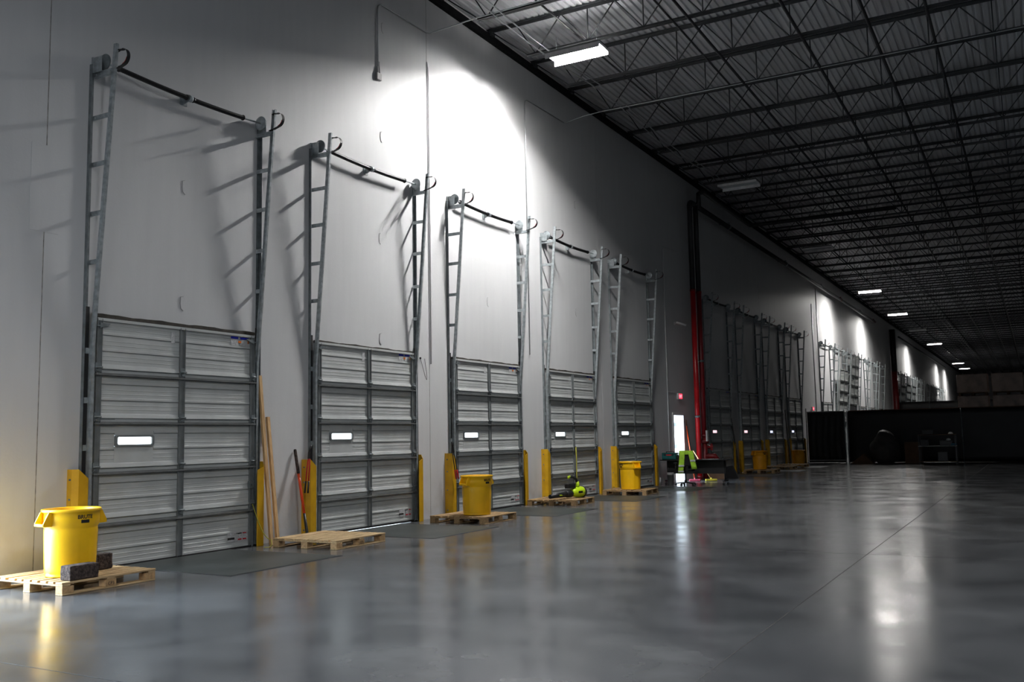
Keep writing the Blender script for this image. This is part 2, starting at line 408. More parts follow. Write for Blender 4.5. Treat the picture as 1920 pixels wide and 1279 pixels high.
# raised doors ride on the sloping tracks
SL = math.atan(.32/3.7)
for i, dz in ((10, 2.05), (11, 3.15)):
    doors[i].location = (.05 + max(0, dz-2.7)*.0865, allY[i], dz); doors[i].rotation_euler = (0, SL, 0)
# tint of the far window panes
def repaint(root, name, m):
    for ch in root.children:
        for g in list(ch.children) + [ch]:
            if g.name.split('.')[0] == name:
                g.data = g.data.copy(); g.data.materials[0] = m
for i in (5, 6): repaint(doors[i], 'window_pane', pane_pk)
for i in (7, 8): repaint(doors[i], 'window_pane', pane_bl)
for i in range(9, 15): repaint(doors[i], 'window_pane', grey_pl)
# far doors: one mesh each
b = MB()
for k in range(5):
    z0 = k*SEC; b.prism([(0,z0),(.052,z0),(.052,z0+.04),(.045,z0+.05),(.045,z0+.59),(.03,z0+.6),(0,z0+.6)], 0, W)
for z in (2.335,1.735,1.125,.505): b.box(.045,.11,-.03,W+.03,z-.02,z+.02)
for ya in (0, W/2-.04, W-.08): b.box(.045,.07,ya,ya+.08,0,3.0)
fard = None
for i in range(15, 25):
    if fard is None: fard = b.build('dock_door', stile_paint); c = fard
    else: c = fard.copy(); COL.objects.link(c)
    tag(c, 'far grey dock door, %s from the camera along the left wall' % ORD[i], 'dock door', 'sectional dock doors along the left wall')
    dz = {15:2.9,16:3.15,17:3.15,20:3.1,21:3.1}.get(i, 0)
    c.location = (.004 if dz == 0 else .09, allY[i], dz)
    if dz: c.rotation_euler = (0, SL, 0)

# header seals above the doors
hs = None
for i, yy in enumerate(allY[:15]):
    if hs is None:
        b = MB(); n = 24
        pr = [(-.03+(W+.06)*k/n, 3.045) for k in range(n+1)] + [(-.03+(W+.06)*k/n, 3.086+.005*math.sin(k*.9)+.003*math.sin(k*2.3)) for k in range(n, -1, -1)]
        b.prism(pr, 0, .05, 'x')
        hs = b.build('header_seal', seal_mat); c = hs
    else: c = hs.copy(); COL.objects.link(c)
    c.location = (.002, yy, 0)
    tag(c, 'dark brown weather seal strip above the %s' % door_word(i), 'door seal', 'header seals above the dock doors')

# ------------------------------------------------------------------ tracks
def make_track(side, simple=False):
    """side=-1: left of a door (origin at the door's left edge), +1 right"""
    s = side
    root = None if simple else empty('lift_track', (0,0,0), 'track', 'door track', 'galvanized high-lift door tracks')
    allb = MB()
    def P(b, name, m):
        if simple: allb.add(b.v, b.f)
        else: b.build(name, m, root)
    ya, yb = -.13, -.10                                     # in "left" coordinates, mirrored for right
    def Y(y): return y if s < 0 else -y
    def box(b, x0, x1, y0, y1, z0, z1): b.box(x0, x1, min(Y(y0),Y(y1)), max(Y(y0),Y(y1)), z0, z1)
    b = MB(); box(b, .001, .006, -.15, -.09, 0.002, 6.2); box(b, .001, .05, -.153, -.147, 0.002, 6.2); P(b, 'wall_angle', galv_dark)
    if not simple:
        b = MB(); box(b, .007, .03, -.146, -.080, .002, 3.16); P(b, 'jamb_seal', rubber)
    # vertical track channel next to the panel
    b = MB(); yc = -.045
    box(b, .085, .090, -.073, -.035, .02, 2.66); box(b, .03, .088, -.078, -.073, .02, 2.66); box(b, .03, .035, -.073, -.035, .02, 2.66)
    P(b, 'vertical_track', galv)
    # sloping upper track
    b = MB(); a = Vector((.062, Y(-.072), 2.62)); e = Vector((.372, Y(-.072), 6.42))
    b.bar(a, e, .012, .058, (1,0,0)); b.bar(a+Vector((.026,Y(.014),0)), e+Vector((.026,Y(.014),0)), .03, .006, (1,0,0)); b.bar(a+Vector((-.026,Y(.014),0)), e+Vector((-.026,Y(.014),0)), .03, .006, (1,0,0))
    P(b, 'sloping_track', galv)
    for z in (6.08, 5.525, 4.93, 4.31, 3.707):
        xe = .062 + (z-2.62)*.0816
        b = MB(); h = .030 if z < 6 else .034
        box(b, .005, xe, -.088, -.080, z-h, z+h)
        if z > 6: box(b, .005, xe, -.10, -.045, z-h, z-h+.006)
        for q in (.04, xe-.03): b.tube([(q, Y(-.096), z), (q, Y(-.08), z)], .012, 6)
        P(b, 'rung', galv)
    if not simple:
        for z in (2.62, 2.02, 1.45, .85, .3):
            b = MB(); box(b, .004, .03, -.145, -.05, z-.035, z+.035); box(b, .03, .036, -.125, -.05, z-.035, z+.035); P(b, 'track_bracket', galv)
    # leaf bumper spring
    b = MB(); pts = [(.36,6.33),(.40,6.34),(.46,6.33)] + arc(.47, 6.235, .10, PI/2-.15, -PI/2+.1, 12) + [(.40,6.115),(.30,6.10)]
    v = []; y0, y1 = Y(-.06), Y(-.015)
    for x, z in pts: v += [(x, y0, z), (x, y1, z)]
    fs = [(2*i, 2*i+1, 2*i+3, 2*i+2) for i in range(len(pts)-1)]
    b.add(v, fs)
    v2 = []
    cx = [p[0] for p in pts]; cz = [p[1] for p in pts]
    for i, (x, z) in enumerate(pts):
        dx = cx[min(i+1,len(pts)-1)]-cx[max(i-1,0)]; dz = cz[min(i+1,len(pts)-1)]-cz[max(i-1,0)]; l = math.hypot(dx,dz) or 1
        v2 += [(x+dz/l*-.007, y0, z+dx/l*.007), (x+dz/l*-.007, y1, z+dx/l*.007)]
    b.add(v2, [tuple(reversed(f)) for f in fs])
    m = 2*len(pts)
    for i in range(len(pts)-1):
        pass
    P(b, 'bumper_spring', black_pl)
    if not simple:
        b = MB(); pts2 = arc(.47, 6.235, .091, -.2, -PI/2+.1, 8); v = []
        for x, z in pts2: v += [(x, Y(-.058), z), (x, Y(-.017), z)]
        for x, z in pts2: v += [(x-.003, Y(-.058), z+.001), (x-.003, Y(-.017), z+.001)]
        k = len(pts2)
        b.add(v, [(2*i, 2*i+1, 2*i+3, 2*i+2) for i in range(k-1)] + [(2*k+2*i, 2*k+2*i+2, 2*k+2*i+3, 2*k+2*i+1) for i in range(k-1)])
        P(b, 'bumper_lining', red_pl)
    # drum bearing plate
    b = MB(); box(b, .03, .17, -.110, -.104, 6.10, 6.30); box(b, .001, .03, -.13, -.10, 6.10, 6.30); P(b, 'bearing_plate', galv)
    if simple: return allb.build('lift_track', galv)
    return root
trL, trR = make_track(-1), make_track(1)
trLs, trRs = make_track(-1, True), make_track(1, True)
used = set()
for i, yy in enumerate(allY):
    for side, P_, Ps in (('left', trL, trLs), ('right', trR, trRs)):
        src = P_ if i < 15 else Ps
        c = src if src.name not in used else copy_tree(src)
        used.add(src.name)
        c.location = (0, yy + (0 if side == 'left' else W), 0)
        tag(c, 'galvanized ladder-like lift track on the %s side of the %s' % (side, door_word(i)), 'door track', 'galvanized high-lift door tracks')

# ------------------------------------------------------------------ torsion shafts
def make_shaft(simple=False):
    root = empty('torsion_shaft', (0,0,0), 's', 'torsion spring shaft', 'torsion spring shafts above the dock doors')
    X, Z = .13, 6.245
    sag = lambda y: -.045*math.sin(PI*(y+.1)/(W+.2))
    b = MB(); b.tube([(X, y, Z+sag(y)) for y in [(-.12 + (W+.24)*k/16) for k in range(17)]], .0135, 8); b.build('shaft', galv, root)
    for ya, yb in ((.17, 1.27), (1.37, 2.32)):
        b = MB(); nn = 80; pts = []
        for k in range(nn+1):
            y = ya+(yb-ya)*k/nn; pts.append((X, y, Z+sag(y)))
        rs = [.034 if k % 2 else .029 for k in range(nn+1)]; rs[0] = rs[1] = rs[-1] = rs[-2] = .042
        b.tube(pts, rs, 10); b.build('spring', spring_m, root)
    b = MB(); b.box(.001, .012, 1.26, 1.38, Z-.12, Z+.05); b.prism([(.012,Z-.11),(.03,Z-.11),(X+.04,Z-.06),(X+.04,Z-.02),(.012,Z-.02)], 1.31, 1.325)
    b.tube([(X,1.29,Z-.045),(X,1.35,Z-.045)], .048, 14); b.build('centre_bracket', galv, root)
    for yy, sg in ((-.035, 1), (W+.03, -1)):
        M = Matrix.Translation((X, yy, Z)) @ Matrix.Rotation(PI/2, 4, 'X')
        b = MB(); b.lathe([(.0001,-.012),(.10,-.012),(.105,-.006),(.105,.006),(.10,.012),(.07,.014),(.03,.05*sg if sg > 0 else .014),(.0001,.05 if sg > 0 else .014)], n=28, M=M); b.build('cable_drum', galv_dark if sg > 0 else galv, root)
    return root
sh = make_shaft()
for i, yy in enumerate(allY):
    c = sh if i == 0 else copy_tree(sh)
    c.location = (0, yy, 0); c['label'] = 'black torsion spring shaft with drums high above the %s' % door_word(i)

# ------------------------------------------------------------------ yellow track guards
def make_guard(side):
    b = MB(); t = .008
    if side < 0:
        out = [(.002,-.30),(.085,-.30),(.145,-.25),(.145,-.12)]
    else:
        out = [(.002,.168),(.10,.168),(.19,.095),(.19,-.03)]
    # offset polyline to a bent plate, slanted top towards the door
    pts = [Vector((x, y, 0)) for x, y in out]; sgn = -side
    inner = []
    for i, p in enumerate(pts):
        d1 = (pts[i]-pts[i-1]).normalized() if i else (pts[1]-pts[0]).normalized()
        d2 = (pts[i+1]-pts[i]).normalized() if i < len(pts)-1 else d1
        nrm = ((d1+d2)/2).normalized(); q = Vector((-nrm.y, nrm.x, 0))*(1 if side < 0 else -1)*-1
        inner.append(p - q*t*(-1))
    if side < 0: inner = [p + Vector((-.002, .008, 0)) if i < 2 else p + Vector((-.008, .004, 0)) for i, p in enumerate(pts)]
    else: inner = [p + Vector((-.002, -.008, 0)) if i < 2 else p + Vector((-.008, -.004, 0)) for i, p in enumerate(pts)]
    tops = [1.2, 1.2, 1.2, 1.09] if side < 0 else [1.2, 1.2, 1.13, 1.08]
    vs = []
    for z in (0, 1):
        for L_ in (pts, inner):
            for p, h in zip(L_, tops): vs.append((p.x, p.y, .002 if z == 0 else h))
    n = len(pts); A = lambda z, l, i: z*2*n + l*n + i; fs = []
    for i in range(n-1):
        fs += [(A(0,0,i),A(0,0,i+1),A(1,0,i+1),A(1,0,i)), (A(0,1,i+1),A(0,1,i),A(1,1,i),A(1,1,i+1)), (A(1,0,i),A(1,0,i+1),A(1,1,i+1),A(1,1,i)), (A(0,0,i+1),A(0,0,i),A(0,1,i),A(0,1,i+1))]
    fs += [(A(0,0,0),A(1,0,0),A(1,1,0),A(0,1,0)), (A(0,0,n-1),A(0,1,n-1),A(1,1,n-1),A(1,0,n-1))]
    b.add(vs, fs)
    # foot flange against the wall and bolt heads
    yy = out[0][1]; s2 = -1 if side < 0 else 1
    root = b.build('track_guard', guard_y)
    bb = MB()
    for z in (.12, .5, .85, 1.08):
        if side < 0: bb.tube([(.06, yy-.014, z), (.06, yy+.002, z)], .013, 6)
        else: bb.tube([(.06, yy+.014, z), (.06, yy-.002, z)], .013, 6)
    bb.build('bolt_heads', galv_dark, root)
    return root
gL, gR = make_guard(-1), make_guard(1); used = set()
for i, yy in enumerate(allY[:9]):
    for side, src in (('left', gL), ('right', gR)):
        if i == 5 and side == 'left': continue
        c = src if src.name not in used else copy_tree(src); used.add(src.name)
        c.location = (0, yy + (0 if side == 'left' else W), 0)
        tag(c, 'yellow steel track guard at the %s foot of the %s' % (side, door_word(i)), 'track guard', 'yellow steel guards at the door tracks')

# ------------------------------------------------------------------ dock leveler plates
for i, yy in enumerate(allY[:9]):
    b = MB(); x1 = 2.05
    b.box(.10, x1, yy+.30, yy+2.18, 0, .006)
    if i == 0: c = b.build('leveler_plate', plate_m); base = c; b2 = MB(); b2.box(.06, x1+.03, yy+.27, yy+.298, 0, .003); b2.box(.06, x1+.03, yy+2.182, yy+2.21, 0, .003); b2.box(x1+.002, x1+.03, yy+.27, yy+2.21, 0, .003); b2.build('pit_edge', joint_m, c)
    else:
        c = copy_tree(base); c.location = (0, yy-allY[0], 0)
    tag(c, 'dark tread-plate dock leveler set in the floor before the %s' % door_word(i), 'dock leveler', 'dock leveler plates in the floor')

# ------------------------------------------------------------------ pallets
def make_pallet(wood, block):
    """1.0 across (x), 1.2 along (y); origin at centre on the floor"""
    root = empty('wooden_pallet', (0,0,0), 'p', 'pallet')
    SX, SY = 1.13, .94
    xs = [-.5, -.385, -.265, -.145, -.05, .07, .19, .30, .405]; ws = [.1, .075, .09, .07, .095, .08, .085, .075, .095]
    for x, w in zip(xs, ws):
        b = MB(); b.cbox(x*SX, (x+w)*SX, (-.6-random.random()*.006)*SY, (.6+random.random()*.006)*SY, .108, .128, .003); b.build('deck_board', wood, root)
    for y in (-.6, -.05, .5):
        b = MB(); b.cbox(-.5*SX, .5*SX, y*SY, (y+.1)*SY, .089, .1075, .003); b.build('cross_board', wood, root)
    for y in (-.6, -.07, .46):
        for x in (-.5, -.05, .405):
            b = MB(); b.cbox(x*SX, (x+.095)*SX, y*SY, (y+.14)*SY, .0185, .0885, .003); b.build('block', block, root)
    for x in (-.5, -.05, .405):
        b = MB(); b.cbox((x-.002)*SX, (x+.097)*SX, -.6*SY, .6*SY, .0005, .018, .003); b.build('bottom_board', wood, root)
    return root
pA = make_pallet(pallet_w, pallet_b); pA.location = (.92, 6.685, 0)
tag(pA, 'pale wooden pallet under the first yellow barrel and dark blocks', 'pallet', 'wooden pallets in front of the dock doors')
# stamped mark on the centre block
def text_mesh(txt, size, M, m, parent, name='lettering', ext=.001, wrap=None, bold=0):
    cu = bpy.data.curves.new('t', 'FONT'); cu.body = txt; cu.size = size; cu.align_x = 'CENTER'; cu.extrude = ext; cu.offset = bold
    o = bpy.data.objects.new('t', cu); COL.objects.link(o); bpy.context.view_layer.update()
    me = bpy.data.meshes.new_from_object(o.evaluated_get(bpy.context.evaluated_depsgraph_get()))
    bpy.data.objects.remove(o); bpy.data.curves.remove(cu)
    for v in me.vertices:
        v.co = wrap(v.co) if wrap else M @ v.co
    me.materials.clear(); me.materials.append(m); me.name = name
    r = bpy.data.objects.new(name, me); COL.objects.link(r); r.parent = parent
    return r
text_mesh('CP3', .045, Matrix.Translation((.5665, .0, .035)) @ Matrix.Rotation(PI/2, 4, 'Z') @ Matrix.Rotation(PI/2, 4, 'X'), ink, pA, 'stamped_mark', .0005)
pB = dup(pA, (1.02, 10.72, 0), 'empty pale wooden pallet between the first two dock doors', rotz=.02)
pO = make_pallet(pallet_old, pallet_old); pO.location = (1.07, 14.60, 0)
tag(pO, 'worn wooden pallet under the second yellow barrel', 'pallet', 'wooden pallets in front of the dock doors')
dup(pO, (.74, 18.84, 0), 'worn wooden pallet carrying the lime leaf blower', rotz=.06)
dup(pO, (.90, 22.50, 0), 'worn wooden pallet under the third yellow barrel by the fifth door', rotz=.10)
dup(pO, (.90, 35.55, 0), 'dim wooden pallet under the small yellow barrel past the red pipes', rotz=.05)
dup(pO, (.78, 39.0, 0), 'dim empty pallet left of two beyond the small yellow barrel', rotz=.05)
dup(pO, (.80, 41.1, .007), 'dim empty pallet right of two before the orange barrel', rotz=.02)

# ------------------------------------------------------------------ barrels
def make_barrel(m, rot_text, text=True):
    root = empty('round_container', (0,0,0), 'b', 'barrel')
    b = MB(); H = .69; n = 96
    def R(z): return .245 + (.272-.245)*z/H
    ts = [2*PI*k/n for k in range(n)]
    rows = []
    prof = [(.0001,.012,0),(.225,.010,0),(R(0)-.006,.0,0),(R(.0),.012,0)]
    for z in (.02,.045,.06,.10,.20,.30,.40,.47,.485,.50,.52,.60): prof.append((R(z), z, 1))
    prof += [(R(.655)+.002,.655,0),(R(.66)+.016,.660,0),(R(.66)+.022,.672,0),(R(.69)+.020,.688,0),(R(.69)+.006,.692,0),(R(.69)-.004,.684,0),(R(.5)-.008,.5,0),(R(.03)-.008,.03,0),(.0001,.03,0)]
    vs = []; 
    for r, z, fl in prof:
        for t in ts:
            rr = r
            if fl and z > .5: rr += .008                       # thicker shoulder band under the rim
            if fl and z <= .50:
                a = (t % (PI/2)) - PI/4                        # four raised panels
                e = max(0, min(1, (PI/4-.13-abs(a))/.05))
                zz = max(0, min(1, (.49-z)/.03))*max(0, min(1, (z-.03)/.02)) if z < .49 else 0
                rr += -.006*(1-e*zz)
            vs.append((rr*math.cos(t), rr*math.sin(t), z))
    fs = []
    for i in range(len(prof)-1):
        for k in range(n):
            k2 = (k+1) % n; fs.append((i*n+k, i*n+k2, (i+1)*n+k2, (i+1)*n+k))
    b.add(vs, fs, True); b.build('barrel_body', m, root)
    for sg in (0, PI):
        M = Matrix.Rotation(sg, 4, 'Z'); h = MB(); r0 = .262
        def q(b_, x0, x1, y0, y1, z0, z1): b_.cbox(x0, x1, y0, y1, z0, z1, .004, M)
        # two gussets and a grip
        for s2 in (-1, 1):
            pr = [(r0, .665), (r0+.03, .665), (r0+.085, .555), (r0+.085, .525), (r0, .52)]
            y0, y1 = s2*.085-.006, s2*.085+.006
            vsg = [M @ Vector((x, y0, z)) for x, z in pr] + [M @ Vector((x, y1, z)) for x, z in pr]; k = len(pr)
            h.add(vsg, [(i, (i+1) % k, k+(i+1) % k, k+i) for i in range(k)] + [tuple(range(k-1,-1,-1)), tuple(range(k, 2*k))])
        q(h, r0+.060, r0+.090, -.085, .085, .525, .553); q(h, r0-.005, r0+.07, -.085, .085, .520, .532)
        h.build('handle', m, root)
    if text:
        def wr(z0, off=0):
            def f(co):
                rr = R(z0+co.y)+.009 + co.z; t = rot_text + co.x/.28
                return Vector((rr*math.cos(t), rr*math.sin(t), z0+co.y))
            return f
        text_mesh('BRUTE', .055, None, ink, root, 'brand_lettering', .001, wr(.593), .0016)
        b = MB(); vs = []; k = 10
        for z in (.548, .582):
            for i in range(k+1):
                t = rot_text + (-.045 + .09*i/k)/.28 ; r1 = R(z)+.0095; vs.append((r1*math.cos(t), r1*math.sin(t), z))
        b.add(vs, [(i, i+1, k+2+i, k+1+i) for i in range(k)]); b.build('brand_badge', ink, root)
    return root
BZ = .130
bn = make_barrel(bin_y, -PI/2, True); bn.rotation_euler = (0,0,1.45)
# camera is towards (+x,-y); text faces it slightly right, handles lie left and right of the view
bn.location = (1.03, 6.53, BZ); 
tag(bn, 'bright yellow round plastic barrel on the pallet nearest the camera', 'barrel', 'yellow plastic barrels on pallets')
def place(base, loc, rot, lab, m=None):
    c = copy_tree(base); c.location = loc; c.rotation_euler = (0,0,rot); c['label'] = lab
    if m:
        for ch in c.children:
            if ch.name.split('.')[0] in ('barrel_body', 'handle'): ch.data = ch.data.copy(); ch.data.materials[0] = m
    return c
place(bn, (1.20, 14.50, BZ), 1.33, 'yellow plastic barrel on a pallet before the third dock door')
place(bn, (.94, 22.42, BZ), -.61, 'yellow plastic barrel before the fifth door, round handle facing the camera')
place(bn, (.86, 35.45, BZ), 1.0, 'small dim yellow barrel past the red pipes, second dim door', bin_o)
place(bn, (.62, 43.1, 0), 1.5, 'dim orange barrel beside the black partition', bin_o)

# ------------------------------------------------------------------ timber blocks on first pallet
def block(loc, rz, lab, sx, sy, sz, tall=0):
    bm = bmesh.new(); bmesh.ops.create_cube(bm, size=1); bmesh.ops.subdivide_edges(bm, edges=bm.edges[:], cuts=5, use_grid_fill=True)
    for v in bm.verts:
        v.co = Vector((v.co.x*sx, v.co.y*sy, v.co.z*sz)) + Vector([random.uniform(-1,1)*.0028 for _ in range(3)])
    bmesh.ops.translate(bm, verts=bm.verts, vec=(0,0,sz/2+.003))
    me = bpy.data.meshes.new('timber_block'); bm.to_mesh(me); bm.free(); me.materials.append(brick_m)
    bv = bpy.data.objects.new('timber_block', me); COL.objects.link(bv); bv.location = loc; bv.rotation_euler = (0,0,rz)
    md = bv.modifiers.new('b', 'BEVEL'); md.width = .012; md.segments = 2; md.limit_method = 'ANGLE'; md.angle_limit = .9
    return tag(bv, lab, 'block', 'dark rough blocks on the first pallet')
block((1.40, 6.375, BZ), .03, 'dark rough oblong block lying at the front edge of the first pallet', .15, .34, .145)
block((.97, 6.96, BZ), .10, 'dark block standing behind the first yellow barrel at its right', .12, .20, .165)

# ------------------------------------------------------------------ loose lumber, tools
def leaning(name, a, b_, w, h, m, lab, cat, group=None, up=(1,0,0)):
    o = MB(); o.bar(a, b_, w, h, up); r = o.build(name, m); return tag(r, lab, cat, group)
leaning('lumber_stud', (.27, 10.325, .002), (.03, 10.305, 2.46), .06, .035, lumber, 'tall fresh wooden stud leaning on the wall right of the nearest door', 'lumber', 'wooden studs leaning on the wall', up=(1,.1,0))
leaning('lumber_stud', (.27, 10.455, .002), (.03, 10.48, 1.85), .06, .035, lumber, 'shorter wooden stud leaning right of the tall one', 'lumber', 'wooden studs leaning on the wall', up=(1,.1,0))

pry = empty('pry_bar', (0,0,0), 'long orange and black digging bar leaning against the left guard of the second door', 'pry bar')
a, e = Vector((.33, 11.03, .04)), Vector((.028, 11.075, 1.36)); L3 = lambda t: a.lerp(e, t)
o = MB(); o.tube([L3(.0), L3(.03), L3(.27)], [.012,.024,.020], 10); o.bar(L3(-.03), L3(.04), .05, .016, (1,0,0)); o.build('steel_tip', black_pl, pry)
o = MB(); o.tube([L3(.27), L3(.72)], .021, 12); o.build('orange_shaft', orange_h, pry)
o = MB(); o.tube([L3(.72), L3(.74), L3(.985), L3(1)], [.021,.024,.024,.018], 12); o.build('grip', brick_m, pry)
def cutter(loc, lab, red_end):
    r = empty('bolt_cutter', loc, lab, 'bolt cutter')
    o = MB(); o.tube([(0,0,0),(.012,.0,.05),(.02,.01,.11)], [.02,.022,.012], 10); o.cbox(-.018,.022,-.02,.02,-.10,.01,.005); o.build('head', black_pl, r)
    for s in (-1, 1):
        o = MB(); o.tube([(s*.012,0,-.08),(s*.020,.004*s,-.25),(s*.016,.010*s,-.44)], .010, 8); o.build('arm', red_pl if not red_end else black_pl, r)
        o = MB(); o.tube([(s*.016,.010*s,-.44),(s*.018,.014*s,-.62)], .015, 8); o.build('grip', black_pl if not red_end else red_pl, r)
    return r
c1 = cutter((.20, 11.21, 1.31), 'red handled bolt cutter hooked over the left guard of the second door', False); c1.rotation_euler = (-.11, 0, 0)
c2 = cutter((.21, 15.26, 1.31), 'black bolt cutter with red grips hooked over the left guard of the third door', True); c2.rotation_euler = (.26, 0, 0)

# rope from the nearest door to the empty pallet
o = MB(); pts = [(.11, 10.10, .60)]
for k in range(1, 15):
    t = k/14; pts.append((.12+.30*t, 10.10+.06*t+.0*t, .60-.50*math.sin(t*PI/2)**.9))
pts += [(.47, 10.12, .03), (.50, 10.03, .012), (.44, 10.0, .012)]
o.tube(pts, .006, 6); tag(o.build('rope', rope_m), 'thin yellow rope hanging from the nearest door to the pallet', 'rope')
o = MB(); o.tube([(.12,20.97,1.22),(.125,20.98,.9),(.13,20.96,.55),(.13,20.97,.32)], .012, 6); tag(o.build('pull_strap', rope_m), 'yellow pull strap hanging down the middle of the fourth dock door', 'strap')
# cable loop hanging at the second seam
o = MB(); pts = [(.012, 14.50, 2.99)] + [(.012+.02*math.sin(t*PI), 14.50+.10*math.sin(t*PI)+.14*t, 2.99-.40*math.sin(t*PI)) for t in [k/12 for k in range(1, 13)]]
o.tube(pts, .004, 6); o.tube([(.003,14.50,2.99),(.02,14.50,2.99)], .02, 8); tag(o.build('hanging_cable', black_pl), 'thin dark cable loop hanging on the wall right of the second door', 'cable')

# ------------------------------------------------------------------ leaf blower on the 4th pallet
bl = empty('leaf_blower', (.98, 18.88, BZ), 'lime and black cordless leaf blower on a pallet', 'leaf blower', None, -.25); bl.scale = (1.18, 1.18, 1.18)
# local: nozzle towards -y, fan at +y
My = Matrix.Rotation(-PI/2, 4, 'X')
o = MB(); o.lathe([(.0001,-.11),(.05,-.11),(.068,-.09),(.085,-.03),(.098,.06),(.103,.14),(.098,.19),(.0001,.19)], n=24, M=Matrix.Translation((0,.10,.105)) @ My); o.build('motor_housing', lime, bl)
o = MB(); o.lathe([(.0001,.0),(.104,.0),(.108,.02),(.10,.045),(.06,.055),(.0001,.055)], n=24, M=Matrix.Translation((0,.285,.105)) @ My); o.build('fan_guard', black_pl, bl)
o = MB(); o.lathe([(.052,0),(.066,.02),(.068,.13),(.055,.16)], n=20, M=Matrix.Translation((0,-.17,.085)) @ My); o.build('collar', black_pl, bl)
o = MB(); o.tube([(0,-.15,.082),(0,-.35,.075),(0,-.62,.060)], [.054,.046,.038], 20); t_ = o.build('blow_tube', black_pl, bl)
o = MB(); o.box(.038,.046,-.40,-.25,.065,.085); o.build('tube_stripe', lime, t_)
o = MB(); o.tube([(0,.16,.19),(0,.17,.27),(0,.13,.35),(0,.04,.385),(0,-.06,.40)], [.032,.026,.022,.022,.022], 12); o.build('handle', black_pl, bl)
o = MB(); o.tube([(0,-.05,.398),(0,-.085,.395),(0,-.095,.36)], [.024,.024,.014], 10); o.build('handle_cap', lime, bl)
o = MB(); o.tube([(0,.155,.16),(0,.175,.25),(0,.165,.30)], [.045,.038,.030], 12); o.build('handle_stem', lime, bl)
o = MB(); o.cbox(-.045,.045,-.16,.08,.185,.275,.012); o.build('battery', black_pl, bl)
o = MB(); o.cbox(.098,.104,.08,.20,.09,.13,.002); o.build('badge', black_pl, bl)

# ------------------------------------------------------------------ exit door, sign, camera, conduits
dr = MB()
y0, y1 = EXIT_Y
dr.box(-.23,.02,y0-.0,y0+.04,0,2.09); dr.box(-.23,.02,y1-.04,y1,0,2.09); dr.box(-.23,.02,y0,y1,2.09,2.129); dr.box(.001,.02,y0-.05,y0,0,2.18); dr.box(.001,.02,y1,y1+.05,0,2.18); dr.box(.001,.02,y0,y1,2.129,2.18)
fr = structure(dr.build('door_1', white_pl))
o = MB(); o.box(-1.1,-.235,y1-.02,y1+.03,.0,2.08); lf = o.build('door_leaf', white_pl, fr)
o = MB()
for z in (.35, 1.10, 1.80): o.box(-.31,-.236,y1-.03,y1-.0205,z-.06,z+.06)
o.build('hinge', galv_dark, lf)
o = MB(); o.box(-.25,-.10,y0-.02,y0+.14,1.95,2.02); o.build('door_closer', galv_dark, fr)
o = MB(); o.cbox(.003,.07,28.86,29.22,2.60,2.80,.008); es = tag(o.build('exit_sign', white_pl), 'small red lit EXIT sign on the wall above the exit door', 'exit sign')
o = MB(); o.box(.0705,.072,28.885,29.195,2.62,2.78); o.build('lit_face', exit_em, es)
text_mesh('EXIT', .13, Matrix.Translation((.0725, 29.04, 2.655)) @ Matrix.Rotation(PI/2,4,'Z') @ Matrix.Rotation(PI/2,4,'X'), emit('deep red letter glow', (1,.25,.3), 3.5), es, 'exit_lettering', .0006)
e2 = copy_tree(es); e2.location = (.02, 20.45, -.04); e2['label'] = 'tiny red lit EXIT sign beside the far end of the black partition gate'
sc_ = empty('security_camera', (.0, 28.9, 5.05), 'white bullet security camera high on the wall left of the red pipes', 'security camera')
o = MB(); o.tube([(.002,0,0),(.02,0,0)], .05, 14); o.tube([(.02,0,0),(.10,.03,.0)], .014, 8); o.build('mount', white_pl, sc_)
o = MB(); o.tube([(.06,-.02,.02),(.08,.0,.02),(.30,.24,-.05)], [.03,.042,.042], 14); o.build('camera_body', white_pl, sc_)
def conduit(pts, r, lab, m=cond_m, name='conduit'):
    o = MB(); o.tube(pts, r, 8); return tag(o.build(name, m), lab, 'conduit', 'thin conduits on the wall and joists')
# conduit down to the small box near the ceiling
bx = .022
conduit([(bx,13.22,8.10),(bx,13.22,9.28),(bx,13.24,9.36),(bx,13.32,9.42),(bx,14.78,9.44),(.06,14.86,9.45),(.30,14.93,9.50),(1.1,14.96,9.56),(14,14.96,9.56)], .013, 'thin conduit running from the small wall box up to the first visible joist')
o = MB(); o.cbox(.002,.06,13.15,13.29,7.95,8.08,.008); o.tube([(.03,13.20,8.08),(.03,13.20,8.2)], .014, 8); o.tube([(.03,13.26,8.08),(.03,13.24,8.3)], .012, 8)
tag(o.build('junction_box', grey_pl), 'small grey junction box high on the wall below its conduit', 'junction box')
conduit([(bx,18.86,3.35),(bx,18.86,9.25),(bx,18.88,9.33),(bx,18.96,9.38),(bx,20.95,9.42),(.08,21.02,9.43),(.5,21.02,9.5),(1.0,21.02,9.53),(15,21.02,9.53)], .012, 'bright conduit up the wall right of the third door and out along a joist')
conduit([(.02,14.84,2.9),(.02,14.84,8.7),(.02,14.80,8.85)], .012, 'painted vertical conduit between second and third door', cond_p)
conduit([(.02,27.98,.2),(.02,27.98,7.3),(.02,28.05,7.42),(.02,29.6,7.5)], .014, 'vertical conduit left of the exit door', cond_p)
conduit([(.02,50.6,1.0),(.02,50.6,8.2)], .02, 'left one of two tall conduits beyond the partition', cond_m)
conduit([(.02,51.9,1.0),(.02,51.9,9.2)], .02, 'right one of two tall conduits beyond the partition', cond_m)
conduit([(.02,28.9,2.81),(.02,28.4,2.82),(.02,28.0,2.83)], .008, 'short conduit feeding the EXIT sign', cond_p)
